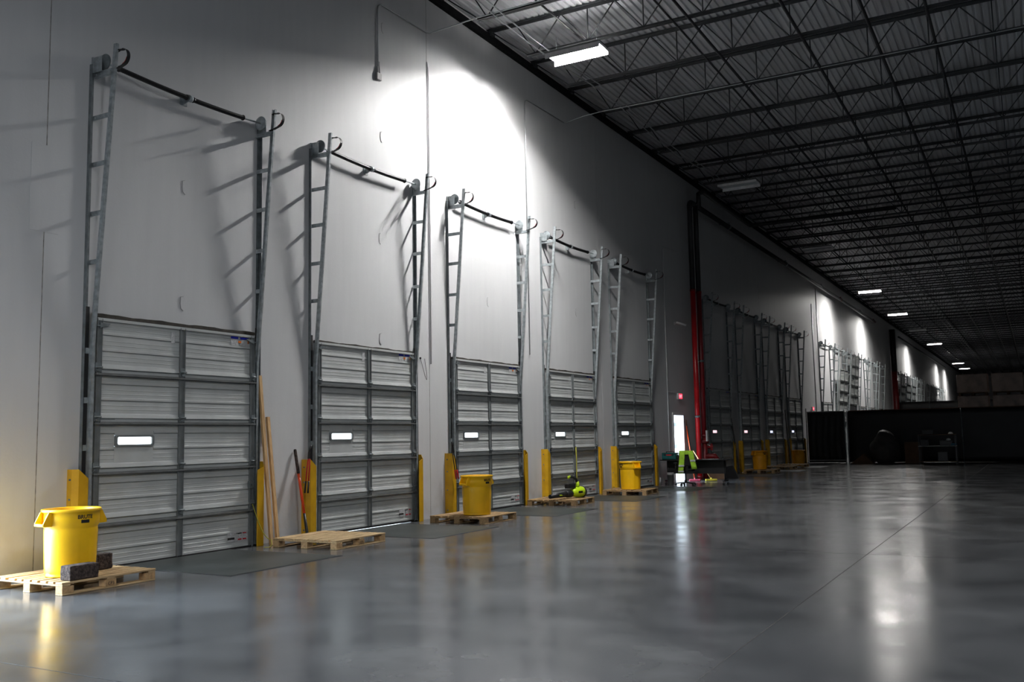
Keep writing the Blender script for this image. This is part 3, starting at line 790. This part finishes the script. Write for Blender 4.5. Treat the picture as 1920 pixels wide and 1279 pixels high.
# cables hung along the ceiling between lamps
for dx, lab in ((0, 'left ceiling cable hanging between the first two lamps'), (.16, 'right ceiling cable hanging between the first two lamps')):
    o = MB(); pts = [(1.56+dx, yv, 9.56-.16*math.sin(PI*((yv-12)/8.2 % 1))**2) for yv in [12+.6*k for k in range(29)]]
    o.tube(pts, .014, 6); tag(o.build('ceiling_cable', cond_m), lab, 'cable', 'cables hung along the ceiling')
# lifting-insert loops left on the tilt-up panels
k = 0
for (yy, zz) in ((8.83, 4.98),(8.83,3.37),(13.35,9.0),(13.30,6.93),(13.25,5.05),(13.25,3.25),(17.0,8.55),(17.0,6.30),(17.0,4.35),(21.5,7.4),(21.4,4.6)):
    o = MB(); o.tube([(.004, yy+.05, zz+.10),(.006, yy+.005, zz+.085),(.006,yy,zz),(.006,yy+.012,zz-.07),(.006,yy+.05,zz-.10)], .0055 if k % 2 else .004, 6)
    k += 1
    tag(o.build('lifting_loop', grey_pl), 'thin C-shaped lifting loop mark on the wall %s' % (
        ['above the nearest door, upper of two','just above the nearest door','near the ceiling above the second door','level with the spring of the second door','midway above the second door',
         'low above the second door','near the ceiling above the third door','level with the third door spring','midway above the third door','high above the fourth door','midway above the fourth door'][k-1]), 'lifting loop', 'lifting loop marks on the wall panels')
# patched rectangle on the wall left of the nearest door (a shallow raised patch)
o = MB(); o.box(0,.004,6.62,6.99,3.98,5.02); tag(o.build('wall_patch', wall_m), 'faint rectangular patch on the wall left of the nearest door', 'wall patch')

# ------------------------------------------------------------------ fire risers
def pipe_with_flanges(name, pts, r, m, lab, flz=(), cat='pipe', group='fire sprinkler pipes'):
    root = empty(name, (0,0,0), lab, cat, group)
    return root
for k, (yy, bot, lab) in enumerate(((29.80, .02, 'tall riser pipe left of two, bright red below and black above'), (30.42, 1.35, 'tall riser pipe right of two, shade-darkened red below, ending in valves'))):
    rt = empty('riser_pipe', (0,0,0), lab, 'riser pipe', 'red fire riser pipes'); X = .36 if k == 0 else .36
    o = MB(); o.tube([(X,yy,bot),(X,yy,6.22)], .085, 24); o.build('red_pipe', red_p if k == 0 else dimmed_red, rt)
    o = MB(); o.tube([(X,yy,6.22),(X,yy,9.05)] + [(X, yy+.16-.16*math.cos(t), 9.05+.16*math.sin(t)) for t in (.4,.8,1.2,1.57)], .085, 24); o.build('black_pipe', blk_pipe, rt)
    for z in (6.22, 2.05 if k == 0 else 3.9, bot+.08):
        o = MB(); o.tube([(X,yy,z-.035),(X,yy,z+.035)], .097, 24); o.build('coupling', galv_dark if z < 6 and z > 1.5 else dkred_p, rt)
o = MB(); o.tube([(.36,29.96,9.21),(.36,71,9.21)], .085, 18); mp_ = tag(o.build('sprinkler_main', blk_pipe), 'long black sprinkler main running along the wall from the risers', 'sprinkler main', 'fire sprinkler pipes')
for i, yy in enumerate((34.4, 43.6, 51.8, 57.5, 64.5, 70.3)):
    o = MB(); o.tube([(.36,yy-.07,9.22),(.36,yy+.07,9.22)], .10, 18); o.bar((.0,yy,9.36),(.40,yy,9.36),.04,.04); o.bar((.36,yy,9.22),(.36,yy,9.36),.03,.03); o.build('hanger', dkred_p if i in (3,5) else galv_dark, mp_)
o = MB(); o.tube([(.52,30.3,9.05),(.52,30.3,9.55),(.62,30.45,9.66),(.62,36.5,9.66),(.75,36.62,9.66),(6,36.62,9.66)], .08, 16); o.tube([(.36,30.3,9.2),(.52,30.3,9.2)], .08, 12)
o.build('branch_pipe', blk_pipe, mp_)
# valve assembly at the foot of the second riser
vv = empty('valve_assembly', (.36, 30.42, 0), 'dark red valve and fittings at the foot of the right riser', 'valve')
o = MB(); o.tube([(0,0,.02),(0,0,1.345)], .09, 20); o.tube([(0,0,.75),(.30,.1,.75),(.42,.14,.6)], [.09,.09,.06], 14); o.tube([(0,0,1.05),(0,.42,1.05)], .09, 14)
o.tube([(.0,-.14,.5),(0,.14,.5)], .16, 18); o.tube([(0,.0,1.18),(0,0,1.30)], .155, 20); o.build('valve_body', dkred_p, vv)
M = Matrix.Translation((.22, .05, 1.05)) @ Matrix.Rotation(PI/2, 4, 'Y'); o = MB(); o.tube([M @ Vector((.11*math.cos(2*PI*i/20), .11*math.sin(2*PI*i/20), 0)) for i in range(21)], .011, 6, False); o.tube([M @ Vector((0,0,-.2)), M @ Vector((0,0,.02))], .014, 8); o.bar(M @ Vector((-.11,0,0)), M @ Vector((.11,0,0)), .012, .012); o.build('hand_wheel', red_p, vv)
o = MB(); o.cbox(.10,.15,-.16,-.02,1.24,1.60,.008); o.build('inspection_tag', white_pl, vv)
o = MB(); o.cbox(.20,.27,.28,.40,.72,.84,.006); o.build('tamper_switch', grey_pl, vv)
# bridging and pipes that run along the building under the roof
for i, (x, z, r, lab) in enumerate(((6.32, 9.55, .035, 'black sprinkler line under the roof, leftmost of the heavy ones'), (7.6, 9.60, .035, 'black sprinkler line under the roof, middle one'), (8.68, 9.60, .03, 'black sprinkler line under the roof, right one'),
        (4.26, 9.6, .022, 'black bridging rod under the roof, left one of a close pair'), (4.62, 9.53, .03, 'black sprinkler line under the roof, right one of a close pair'), (2.05, 9.93, .02, 'thin bridging rod above the lamp row'), (11.9, 9.6, .03, 'black sprinkler line at the far right under the roof'))):
    o = MB(); o.tube([(x,Y0+.05,z-.0),(x,Y1-.05,z)], r, 8); tag(o.build('ceiling_pipe', blk_pipe), lab, 'ceiling pipe', 'pipes and rods running under the roof')

# ------------------------------------------------------------------ roof joists
def make_joist(parts):
    root = empty('roof_joist', (0,0,0), 'j', 'roof joist', 'open web steel roof joists')
    LN = 31.8; P_ = 1.225
    def add(mb, name):
        mb.build(name, joist_m, root)
    b = MB(); 
    for s in (-1, 1):
        b.box(.02, LN, s*.012 if s > 0 else -.068, .068 if s > 0 else -.012, 10.39, 10.398); b.box(.02, LN, s*.012-.003, s*.012+.003, 10.33, 10.39)
    b.box(.02,.16,-.07,.07,10.26,10.33)
    add(b, 'top_chord')
    b = MB()
    for s in (-1, 1):
        b.box(.98, LN-.9, .010 if s > 0 else -.058, .058 if s > 0 else -.010, 9.60, 9.608); b.box(.98, LN-.9, s*.012-.003, s*.012+.003, 9.606, 9.66)
    add(b, 'bottom_chord')
    segs = [((.14,0,10.33),(1.02,0,9.62)), ((.75,0,10.34),(1.19,0,9.63))]
    x = 1.19
    while x < LN-1.3:
        segs += [((x,0,9.63),(x+P_/2,0,10.36)), ((x+P_/2,0,10.36),(x+P_,0,9.63)), ((x+P_,0,9.63),(x+P_,0,10.36))]; x += P_
    if parts:
        for a_, c_ in segs:
            if a_[0] < 14: b = MB(); b.tube([a_, c_], .0135, 6); add(b, 'web_member')
        b = MB()
        for a_, c_ in segs:
            if a_[0] >= 14: b.tube([a_, c_], .0135, 4)
        o = b.build('web', joist_m, root)
    else:
        b = MB()
        for a_, c_ in segs: b.tube([a_, c_], .0135, 4, False)
        add(b, 'web')
    return root
jA, jB = make_joist(True), make_joist(False)
JY = [15.17 + 2.035*k for k in range(-3, 73)]
na = nb = 0
for k, yy in enumerate(JY):
    near = k < 13; src = jA if near else jB
    if near: c = src if na == 0 else copy_tree(src); na += 1
    else: c = src if nb == 0 else copy_tree(src); nb += 1
    c.location = (0, yy, 0)
    if k < 20: lab = 'dark open web roof joist crossing the ceiling, %s from the camera' % (ORD[k] if k else 'nearest')
    else: lab = 'distant dark open web roof joist in the far ceiling, beyond the twentieth'
    c['label'] = lab
for k in range(1, 9):       # behind the camera
    c = copy_tree(jB); c.location = (0, JY[0]-2.035*k, 0); c['label'] = 'dark open web roof joist behind the camera position'

# ------------------------------------------------------------------ high-bay lamps
def make_lamp(lens, lit):
    root = empty('ceiling_lamp', (0,0,0), 'l', 'ceiling lamp', 'rectangular ceiling lamps')
    # 1.2 along x, .56 along y ; trough open downwards, emitter recessed
    b = MB(); LX, LY, D_ = .60, (.22 if lit == 2 else .27), .115
    b.box(-LX, LX, -LY, LY, .012, .05); b.box(-.5,.5,-.10,.10,.05,.10)
    b.build('housing', lamp_body, root)
    b = MB()
    for s in (-1, 1): b.box(-LX, LX, s*LY-.006, s*LY+.006, -(.112 if s > 0 else .100) if lit == 2 else -D_*(.85 if s > 0 else .55), .012)
    b.build('side_reflector', lamp_grey if lit == 2 else lamp_white, root)
    b = MB()
    for s in (-1, 1): b.box(s*LX-.006, s*LX+.006, -LY, LY, -.04 if s > 0 else -.004, .012)
    b.build('end_plate', lamp_white, root)
    if lit == 2:
        for yq in (-.11, 0, .11): b = MB(); b.box(-LX+.03, LX-.03, yq-.025, yq+.025, -.012, .011); b.build('lamp_strip', lens, root)
        b = MB(); b.box(-.45,.45,-.19,-.16,.0505,.056); b.box(-.45,.45,.16,.19,.0505,.056); b.build('added_uplight', deck_fill_em, root)  # glowing strips added on the housing top to brighten the deck
    else: b = MB(); b.box(-LX+.01, LX-.01, -LY+.02, LY-.02, -.004, .011); b.build('diffuser', lens, root)
    for x in (-.45, .45):
        b = MB(); b.tube([(x,0,.05),(x,0,.42)], .005, 5); b.build('hanger_wire', galv_dark, root)
    return root
LAMP_X, LAMP_Z = 2.35, 9.24
lamps = [(16.75, 1, 'brightly lit rectangular ceiling lamp nearest the camera'),
         (28.67, 0, 'unlit rectangular ceiling lamp nearest the camera, left of the red pipes top'),
         (40.75, 0, 'unlit ceiling lamp second in the row, against the glinting roof deck'),
         (54.8, 1, 'second lit ceiling lamp from the camera'), (66.85, 1, 'third lit ceiling lamp from the camera'),
         (92.4, 1, 'fourth lit ceiling lamp from the camera'), (121.5, 1, 'fifth lit ceiling lamp from the camera, upper of the farthest pair'), (132.8, 1, 'farthest lit ceiling lamp, lower of the last pair'),
         (79.0, 0, 'unlit ceiling lamp between the third and fourth lit ones')]
lit1 = make_lamp(lamp_em, 2); lit1.location = (LAMP_X, 16.75, LAMP_Z); lit1['label'] = lamps[0][2]
litF = make_lamp(far_em, True); litU = make_lamp(shut_lens, False); fF = fU = 0
for yy, on, lab in lamps[1:]:
    if on: c = litF if fF == 0 else copy_tree(litF); fF += 1
    else: c = litU if fU == 0 else copy_tree(litU); fU += 1
    c.location = (LAMP_X, yy, LAMP_Z); c['label'] = lab
# unseen lamps added to fill the left wall, behind and beside the camera
for (x, yy, lab) in ((7.5, -4.5, 'added unseen fill lamp above and behind the camera'), (13.5, -4.5, 'added unseen fill lamp behind the camera over the next aisle'), (13.5, 3.5, 'added unseen fill lamp over the aisle right of the camera')):
    c = copy_tree(litF); c.location = (x, yy, LAMP_Z); c['label'] = lab
    for g in c.children:
        if g.name.split('.')[0] == 'diffuser': g.data = g.data.copy(); g.data.materials[0] = fill_lamp_em

# ------------------------------------------------------------------ work table, chair, vest, toolbox
TP, TR = (1.13, 27.1, 0), .04
tb = empty('folding_table', TP, 'long black wheeled table in front of the exit door', 'table', None, TR)
# local: length along x (2.4), depth y .6
TH = .74
o = MB(); o.cbox(-1.02,1.02,-.3,.3,TH-.03,TH,.008); o.build('tabletop', black_pl, tb)
o = MB(); o.box(-.84,.84,-.02,.0,TH-.42,TH-.03); o.build('modesty_panel', black_pl, tb)
for sx in (-1, 1):
    o = MB(); x = sx*.86; o.tube([(x,0,.12),(x,0,TH-.03)], .032, 12); o.bar((x,-.27,.12),(x,.27,.12),.05,.04); o.build('leg', black_pl, tb)
    for sy in (-1, 1):
        o = MB(); o.tube([(x-.02,sy*.25,.036),(x+.02,sy*.25,.036)], .035, 14); o.tube([(x,sy*.25,.06),(x,sy*.25,.11)], .012, 8); o.build('caster', black_pl, tb)
def on_table(x, y, z=TH): 
    return Matrix.Translation(TP) @ Matrix.Rotation(TR,4,'Z') @ Vector((x,y,z))
t2 = empty('toolbox', on_table(-.78, .0, TH+.002), 'teal plastic toolbox with red label on the left end of the table', 'toolbox', None, TR)
o = MB(); o.cbox(-.22,.22,-.14,.14,0,.15,.015); o.build('box_body', teal, t2)
o = MB(); o.cbox(-.22,.22,-.14,.14,.152,.20,.012); o.build('lid', teal, t2)
o = MB(); o.tube([(-.12,0,.20),(-.11,0,.23),(.11,0,.23),(.12,0,.20)], .012, 8); o.build('handle', black_pl, t2)
for x in (-.12,.12): o = MB(); o.box(x-.02,x+.02,-.152,-.139,.11,.18); o.build('latch', black_pl, t2)
o = MB(); o.box(-.08,.08,-.1415,-.139,.115,.15); o.build('label_plate', red_st, t2)
p = on_table(-.46, -.02, TH+.002); o = MB(); o.cbox(-.10,.10,-.08,.08,0,.11,.01); tag(o.build('tool_battery_case', black_pl, None, p, TR), 'small black case beside the teal toolbox', 'case')
for i, (x, y, r) in enumerate(((.35,-.05,.1),(.52,.05,.5))):
    p = on_table(x, y, TH+.001); o = MB(); o.box(-.14,.14,-.10,.10,0,.003 + .002*i); tag(o.build('paper_sheet', white_st, None, p, TR+r), 'white paper sheet on the table, %s of two' % ('left' if i == 0 else 'right'), 'paper', 'papers on the black table')
# chair in front of the table
CP = (1.02, 26.45, 0)
ch = empty('office_chair', CP, 'black swivel office chair standing in front of the table', 'chair', None, .5)
o = MB()
for k in range(5):
    t = 2*PI*k/5+.3; o.bar((0,0,.10),(.29*math.cos(t),.29*math.sin(t),.07),.045,.03)
o.tube([(0,0,.09),(0,0,.16)], .04, 12); o.build('star_base', black_pl, ch)
for k in range(5):
    t = 2*PI*k/5+.3; c_, s_ = .29*math.cos(t), .29*math.sin(t)
    o = MB(); o.tube([(c_-.025*s_/.29, s_+.025*c_/.29, .031), (c_+.025*s_/.29, s_-.025*c_/.29, .031)], .030, 12); o.build('caster', black_pl, ch)
o = MB(); o.tube([(0,0,.16),(0,0,.42)], .026, 12); o.build('gas_lift', galv_dark, ch)
o = MB(); o.cbox(-.24,.24,-.23,.23,.42,.50,.03); o.build('seat', black_fab, ch)
o = MB(); o.cbox(-.22,.22,-.27,-.20,.56,.98,.03); o.bar((0,-.24,.42),(0,-.245,.62),.07,.02,(0,1,0)); o.build('backrest', black_fab, ch)
for s in (-1, 1):
    o = MB(); o.tube([(s*.22,0,.44),(s*.29,0,.48),(s*.29,0,.64)], .016, 8); o.cbox(s*.29-.035,s*.29+.035,-.12,.12,.64,.67,.01); o.build('armrest', black_pl, ch)
# vest draped over the backrest: sheet hanging both sides
vt = empty('safety_vest', CP, 'lime hi-vis safety vest with silver tape draped over the chair back', 'safety vest', None, .5)
def drape(x0, x1, zb_f, zb_b, m, name, off=0, seed=0):
    nx, nz = 10, 12; vs = []; fs = []
    path = []
    for i in range(nz+1):
        t = i/nz
        path.append(('f', t))
    pts = [(-.305-off, zb_f + (.985-zb_f)*t) for t in [k/6 for k in range(6)]] + [(-.285-off*.5, 1.005+off), (-.235, 1.015+off), (-.190+off*.5, 1.005+off)] + [(-.170+off, .985 - (.985-zb_b)*t) for t in [k/5 for k in range(1, 6)]]
    n = len(pts)
    for i in range(nx+1):
        u = i/nx; x = x0+(x1-x0)*u
        for j, (y, z) in enumerate(pts):
            w = .014*math.sin(u*9+seed+j*.5) if j < 6 or j > 8 else 0
            sp = (6-j)/6 if j < 6 else 0
            vs.append((x + (-.07 if x1 < -.03 else .10 if x0 > 0 else 0)*sp, y-abs(w), z))
    fs = [(i*n+j, i*n+j+1, (i+1)*n+j+1, (i+1)*n+j) for i in range(nx) for j in range(n-1)]
    o = MB(); o.add(vs, fs, True); r = o.build(name, m, vt, fix=False)
    md = r.modifiers.new('s', 'SOLIDIFY'); md.thickness = .004; md.offset = 1
    return r
drape(-.20, -.05, .36, .62, hivis, 'left_front', 0, 0); drape(.03, .18, .48, .62, hivis, 'right_front', 0, 2); drape(-.055, .035, .90, .70, hivis, 'collar', 0, 1)
for x0, x1, z0, z1 in ((-.250,-.09,.56,.61),(-.265,-.11,.40,.445),(.085,.235,.70,.75)):
    o = MB(); o.box(x0, x1, -.337, -.330, z0, z1); o.build('reflective_tape', reflect_t, vt)
# bottles / cans under the table end
for i, (x, y, r, h, m, lab) in enumerate(((.10,26.75,.05,.30,white_pl,'white spray bottle on the floor under the left table end'),(.45,26.75,.10,.36,grey_pl,'grey bucket on the floor behind the office chair'))):
    o = MB(); o.lathe([(.0001,0),(r,0),(r,h*.6),(r*.9,h*.72),(r*.35,h*.82),(r*.35,h),(.0001,h)] if i == 0 else [(.0001,0),(r*.85,0),(r,h),(r*1.06,h),(r*1.0,h-.02),(r*.8,.02),(.0001,.02)], n=20)
    tag(o.build('spray_bottle' if i == 0 else 'bucket', m, None, (x,y,.001)), lab, 'bottle' if i == 0 else 'bucket')
# mops, poles leaning between exit door and risers
def pole(a, b_, r, m, lab, head=None):
    rt = empty('broom', (0,0,0), lab, 'broom', 'brooms and poles beside the red risers')
    o = MB(); o.tube([a, b_], r, 10); o.build('handle', m, rt)
    if head:
        hm, w, rz = head; Mh = Matrix.Translation(a) @ Matrix.Rotation(rz, 4, 'Z'); o = MB(); o.cbox(-w/2, w/2, -.05, .05, -.055, .01, .01, Mh); o.build('broom_head', hm, rt)
        o = MB(); o.tube([Mh @ Vector((0,0,.0)), Mh @ Vector((0,0,.05))], .02, 8); o.build('socket', hm, rt)
pole((.50,28.85,.06), (.03,29.60,1.75), .016, orange_h, 'orange handled broom with pink head leaning right of the exit door', (pink_pl,.34,.2))
pole((.95,29.10,.06), (.30,29.40,.95), .015, lumber, 'wooden handled broom with yellow head beside the pink one', (yel_pl,.36,.5))
leaning('wooden_plank', (.22,29.62,.002), (.02,29.62,1.95), .05, .02, card, 'dark narrow plank leaning right of the exit door', 'plank')
leaning('dark_board', (.26, 34.78, .002), (.06, 34.66, 2.05), .10, .03, joist_m, 'long dark board leaning between the two doors past the red pipes', 'board', 'dark boards leaning on the wall', up=(1,0,0))
leaning('dark_board', (.20, 43.45, .002), (.06, 43.45, 2.5), .26, .03, joist_m, 'tall dark board leaning on the wall before the ninth door', 'board', 'dark boards leaning on the wall', up=(1,0,0))
# folded carton heap under the table
o = MB(); o.cbox(-.25,.25,-.2,.2,0,.30,.01); tag(o.build('carton', card, None, (.75,30.35,.001), .3), 'brown carton on the floor by the red riser foot', 'carton')
o = MB(); o.prism([(-.3,0),(.3,0),(.12,.42),(-.2,.36)], -.15, .15); tag(o.build('black_sack', black_fab, None, (.95,31.1,.001), .2), 'slumped black sack beside the brown carton', 'sack')

# ------------------------------------------------------------------ black partition and what stands round it
def sheet_panel(name, x0, x1, y, z1, lab, parent=None):
    nx = 40; nz = 10; vs = []
    for s in (0, .02):
        for i in range(nx+1):
            for j in range(nz+1):
                u = i/nx; v = j/nz; w = .018*math.sin(u*37+1.5*math.sin(v*4))+.012*math.sin(u*13+v*3)
                vs.append((x0+(x1-x0)*u, y+s+w, .02+(z1-.02)*v))
    q = (nx+1)*(nz+1); fs = []
    for s in (0, 1):
        for i in range(nx):
            for j in range(nz):
                a_ = s*q+i*(nz+1)+j; f = (a_, a_+nz+1, a_+nz+2, a_+1); fs.append(f if s == 0 else tuple(reversed(f)))
    for i in range(nx):
        for j in (0, nz):
            a_ = i*(nz+1)+j; fs.append((a_, a_+q, a_+nz+1+q, a_+nz+1))
    for j in range(nz):
        for i in (0, nx):
            a_ = i*(nz+1)+j; fs.append((a_, a_+1, a_+q+1, a_+q))
    o = MB(); o.add(vs, fs, True); return o
rt = empty('partition_gate', (0,0,0), 'black sheet partition gate beside the wall, left of the bright slit', 'partition', 'black sheet partitions across the hall')
sheet_panel('', .28, 1.98, 46.95, 2.44, '').build('black_sheet', film, rt)
for x in (.24, 2.0):
    o = MB(); o.tube([(x,46.92,.0),(x,46.92,2.62 if x < 1 else 2.48)], .025, 10); o.build('post', galv_dark, rt)
o = MB(); o.bar((.24,46.9,2.44),(2.0,46.9,2.44),.04,.04); o.bar((.24,46.9,.12),(2.0,46.9,.12),.05,.05); o.build('rail', grey_pl, rt)
rt = empty('partition_wall', (0,0,0), 'long black sheet partition crossing the hall right of the bright slit', 'partition', 'black sheet partitions across the hall')
sheet_panel('', 2.12, 18.0, 46.95, 2.42, '').build('black_sheet', film, rt)
for x in (2.14, 7.05, 12.0, 17.0):
    o = MB(); o.tube([(x,46.86,.0),(x,46.86,2.45)], .03, 10); o.build('post', white_pl if x < 3 else galv_dark, rt)  # first post painted white to stand for the slit of light
o = MB(); o.box(2.2, 18, 46.9, 47.0, 2.42, 2.46); o.build('top_rail', card, rt)
# partition farther down the hall
rt = empty('partition_wall', (0,0,0), 'farther dark partition rising behind the near one', 'partition', 'black sheet partitions across the hall')
sheet_panel('', .3, 14.0, 82.0, 3.75, '').build('black_sheet', film, rt)
for x in (2.6, 8.0): o = MB(); o.tube([(x,81.9,0),(x,81.9,3.78)], .03, 8); o.build('post', galv_dark, rt)
# riser in the far part
o = MB(); o.tube([(.25,81.0,.02),(.25,81.0,6.2)], .22, 18); fr_ = tag(o.build('riser_pipe', dkred_p), 'far red riser pipe behind the second partition', 'riser pipe', 'red fire riser pipes')
o = MB(); o.tube([(.25,81.0,6.2),(.25,81.0,9.6)], .22, 18); o.build('black_pipe', blk_pipe, fr_)
o = MB(); o.tube([(.36,84,9.25),(.36,130,9.25)], .07, 12); tag(o.build('sprinkler_main', blk_pipe), 'far sprinkler main along the wall beyond the second partition', 'sprinkler main', 'fire sprinkler pipes')
# wrapped pallet loads behind the partition: two columns in view, one more at the edge
k = 0
for col, x in enumerate((6.80, 8.27, 9.74, 11.2)):
    for lev in range(4):
        z = lev*1.015
        rt = empty('wrapped_pallet_load', (x+.67, 49.6, z), '%s stretch-wrapped brown carton load in the %s column behind the partition' % (['lowest','second','third','topmost'][lev], ['left','second','third','fourth'][col]), 'pallet load', 'wrapped carton loads stacked behind the partition')
        o = MB(); o.cbox(-.66,.66,-.55,.55,.135,1.005,.03); o.build('carton_stack', card_w, rt)
        o = MB(); o.box(-.62,.62,-.52,.52,.115,.134)
        for xx in (-.62,-.06,.50): o.box(xx,xx+.12,-.52,.52,.002,.115)
        o.build('pallet_base', card, rt)
# bagged bundle, cartons, workbench before the partition
bg = bmesh.new(); bmesh.ops.create_uvsphere(bg, u_segments=24, v_segments=16, radius=1)
for v in bg.verts:
    n_ = .10*math.sin(v.co.x*5+v.co.z*4)+.07*math.sin(v.co.y*9+v.co.z*7)
    sh_ = 1 - .25*max(0, v.co.z); v.co = Vector((v.co.x*.62*(1+n_)*sh_, v.co.y*.5*(1+n_)*sh_, max(0.0, .72+v.co.z*.80*(1+.3*n_)*1.0)))
me = bpy.data.meshes.new('plastic_bag'); bg.to_mesh(me); bg.free(); me.materials.append(pwrap)
for p in me.polygons: p.use_smooth = True
o = bpy.data.objects.new('plastic_bag', me); COL.objects.link(o); o.location = (4.0, 45.2, .0); tag(o, 'big crumpled clear plastic bag of goods standing before the partition', 'bag')
o = MB(); o.cbox(-.35,.35,-.3,.3,0,.95,.01); tag(o.build('carton', card, None, (5.15,45.4,.001)), 'tall brown carton right of the big plastic bag', 'carton')
o = MB(); o.prism([(-.5,0),(.5,0),(.1,.45)], -.3, .3); tag(o.build('cardboard_heap', card, None, (2.9,45.9,.001)), 'low tent of folded cardboard left of the big plastic bag', 'cardboard')
wb = empty('work_cart', (6.2, 44.6, 0), 'dark metal work cart loaded with gear before the partition', 'work cart')
for z in (.10,.76,1.25):
    o = MB(); o.cbox(-.75,.75,-.35,.35,z,z+.03,.006); o.build('shelf', grey_pl if z == .76 else card, wb)
for x in (-.72,.72):
    for y in (-.32,.32): o = MB(); o.bar((x,y,0),(x,y,1.27),.04,.04,(1,0,0)); o.build('leg', black_pl, wb)
for i, (x, y, z, sx, sz, m, nm, lab, cat) in enumerate((
    (-.5,-.2,.792,.30,.26,black_pl,'tool_case','black tool case on the middle shelf of the work cart, left','case'),
    (.35,-.1,.792,.50,.22,black_pl,'tool_case','black tool case on the middle shelf of the work cart, right','case'),
    (-.35,-.1,1.282,.45,.20,black_pl,'tool_case','black case on top of the work cart','case'),
    (.20,-.22,.132,.40,.40,black_pl,'tool_case','black bin on the bottom shelf of the work cart','bin'))):
    o = MB(); o.cbox(-sx/2,sx/2,-.12,.12,0,sz,.012); tag(o.build(nm, m, None, (6.2+x,44.6+y,z)), lab, cat)
for i, (x, z, m, lab) in enumerate(((.45,1.015,white_pl,'small white dust mask on the right case of the work cart'),(.55,1.282,white_pl,'small white dust mask on the top shelf of the work cart'))):
    o = MB(); o.lathe([(.0001,.09),(.05,.085),(.09,.05),(.10,0),(.09,0),(.0001,.0)], n=16); tag(o.build('dust_mask', m, None, (6.2+x,44.4,z)), lab, 'dust mask', 'white dust masks')
o = MB(); o.cbox(-.12,.12,-.09,.09,0,.10,.03); tag(o.build('folded_cloth', blue_cloth, None, (6.85,44.42,.792)), 'blue folded cloth at the right of the work cart shelf', 'cloth')

# ------------------------------------------------------------------ lights
def area(name, loc, rot, sx, sy, power, col, spread=PI):
    l = bpy.data.lights.new(name, 'AREA'); l.shape = 'RECTANGLE'; l.size = sx; l.size_y = sy; l.energy = power; l.color = col; l.spread = spread
    o = bpy.data.objects.new(name, l); COL.objects.link(o); o.location = loc; o.rotation_euler = rot
    return o
# daylight entering by the open dock door left of the view and by the exit doorway
area('daylight_open_dock', (-.30, sum(OPEN_Y)/2, 1.5), (0, -PI/2, 0), 2.9, OPEN_Y[1]-OPEN_Y[0], 650, (.72,.86,1.0))
area('daylight_exit_door', (-1.45, 28.9, 1.12), (0, -PI/2, 0), 2.2, 1.6, 230, (.72,.86,1.0))

w = bpy.data.worlds.new('overcast sky'); S.world = w; w.use_nodes = True
bgn = w.node_tree.nodes['Background']; bgn.inputs[0].default_value = (.72,.86,1.0,1); bgn.inputs[1].default_value = 5.0

# ------------------------------------------------------------------ camera
f, yaw, pit, rol, D_, H_ = 1761.976, .5064, .1027, -.019, 10.021, 1.4734
fw = Vector((-math.sin(yaw)*math.cos(pit), math.cos(yaw)*math.cos(pit), math.sin(pit)))
r = fw.cross(Vector((0,0,1))).normalized(); u = r.cross(fw)
r2 = r*math.cos(rol)+u*math.sin(rol); u2 = -r*math.sin(rol)+u*math.cos(rol)
cam = bpy.data.cameras.new('camera'); cam.sensor_width = 36; cam.lens = f*36/1920; cam.clip_end = 400; cam.clip_start = .05
co = bpy.data.objects.new('camera', cam); COL.objects.link(co)
co.matrix_world = Matrix(((r2.x,u2.x,-fw.x,D_),(r2.y,u2.y,-fw.y,0),(r2.z,u2.z,-fw.z,H_),(0,0,0,1)))
S.camera = co
S.view_settings.view_transform = 'Standard'; S.view_settings.look = 'None'; S.view_settings.gamma = 1; S.view_settings.exposure = 0
S.view_settings.use_curve_mapping = False
try:
    S.cycles.use_denoising = True; S.cycles.max_bounces = 7; S.cycles.diffuse_bounces = 4; S.cycles.glossy_bounces = 4
    S.cycles.sample_clamp_indirect = 6; S.cycles.caustics_reflective = False; S.cycles.caustics_refractive = False
except Exception: pass
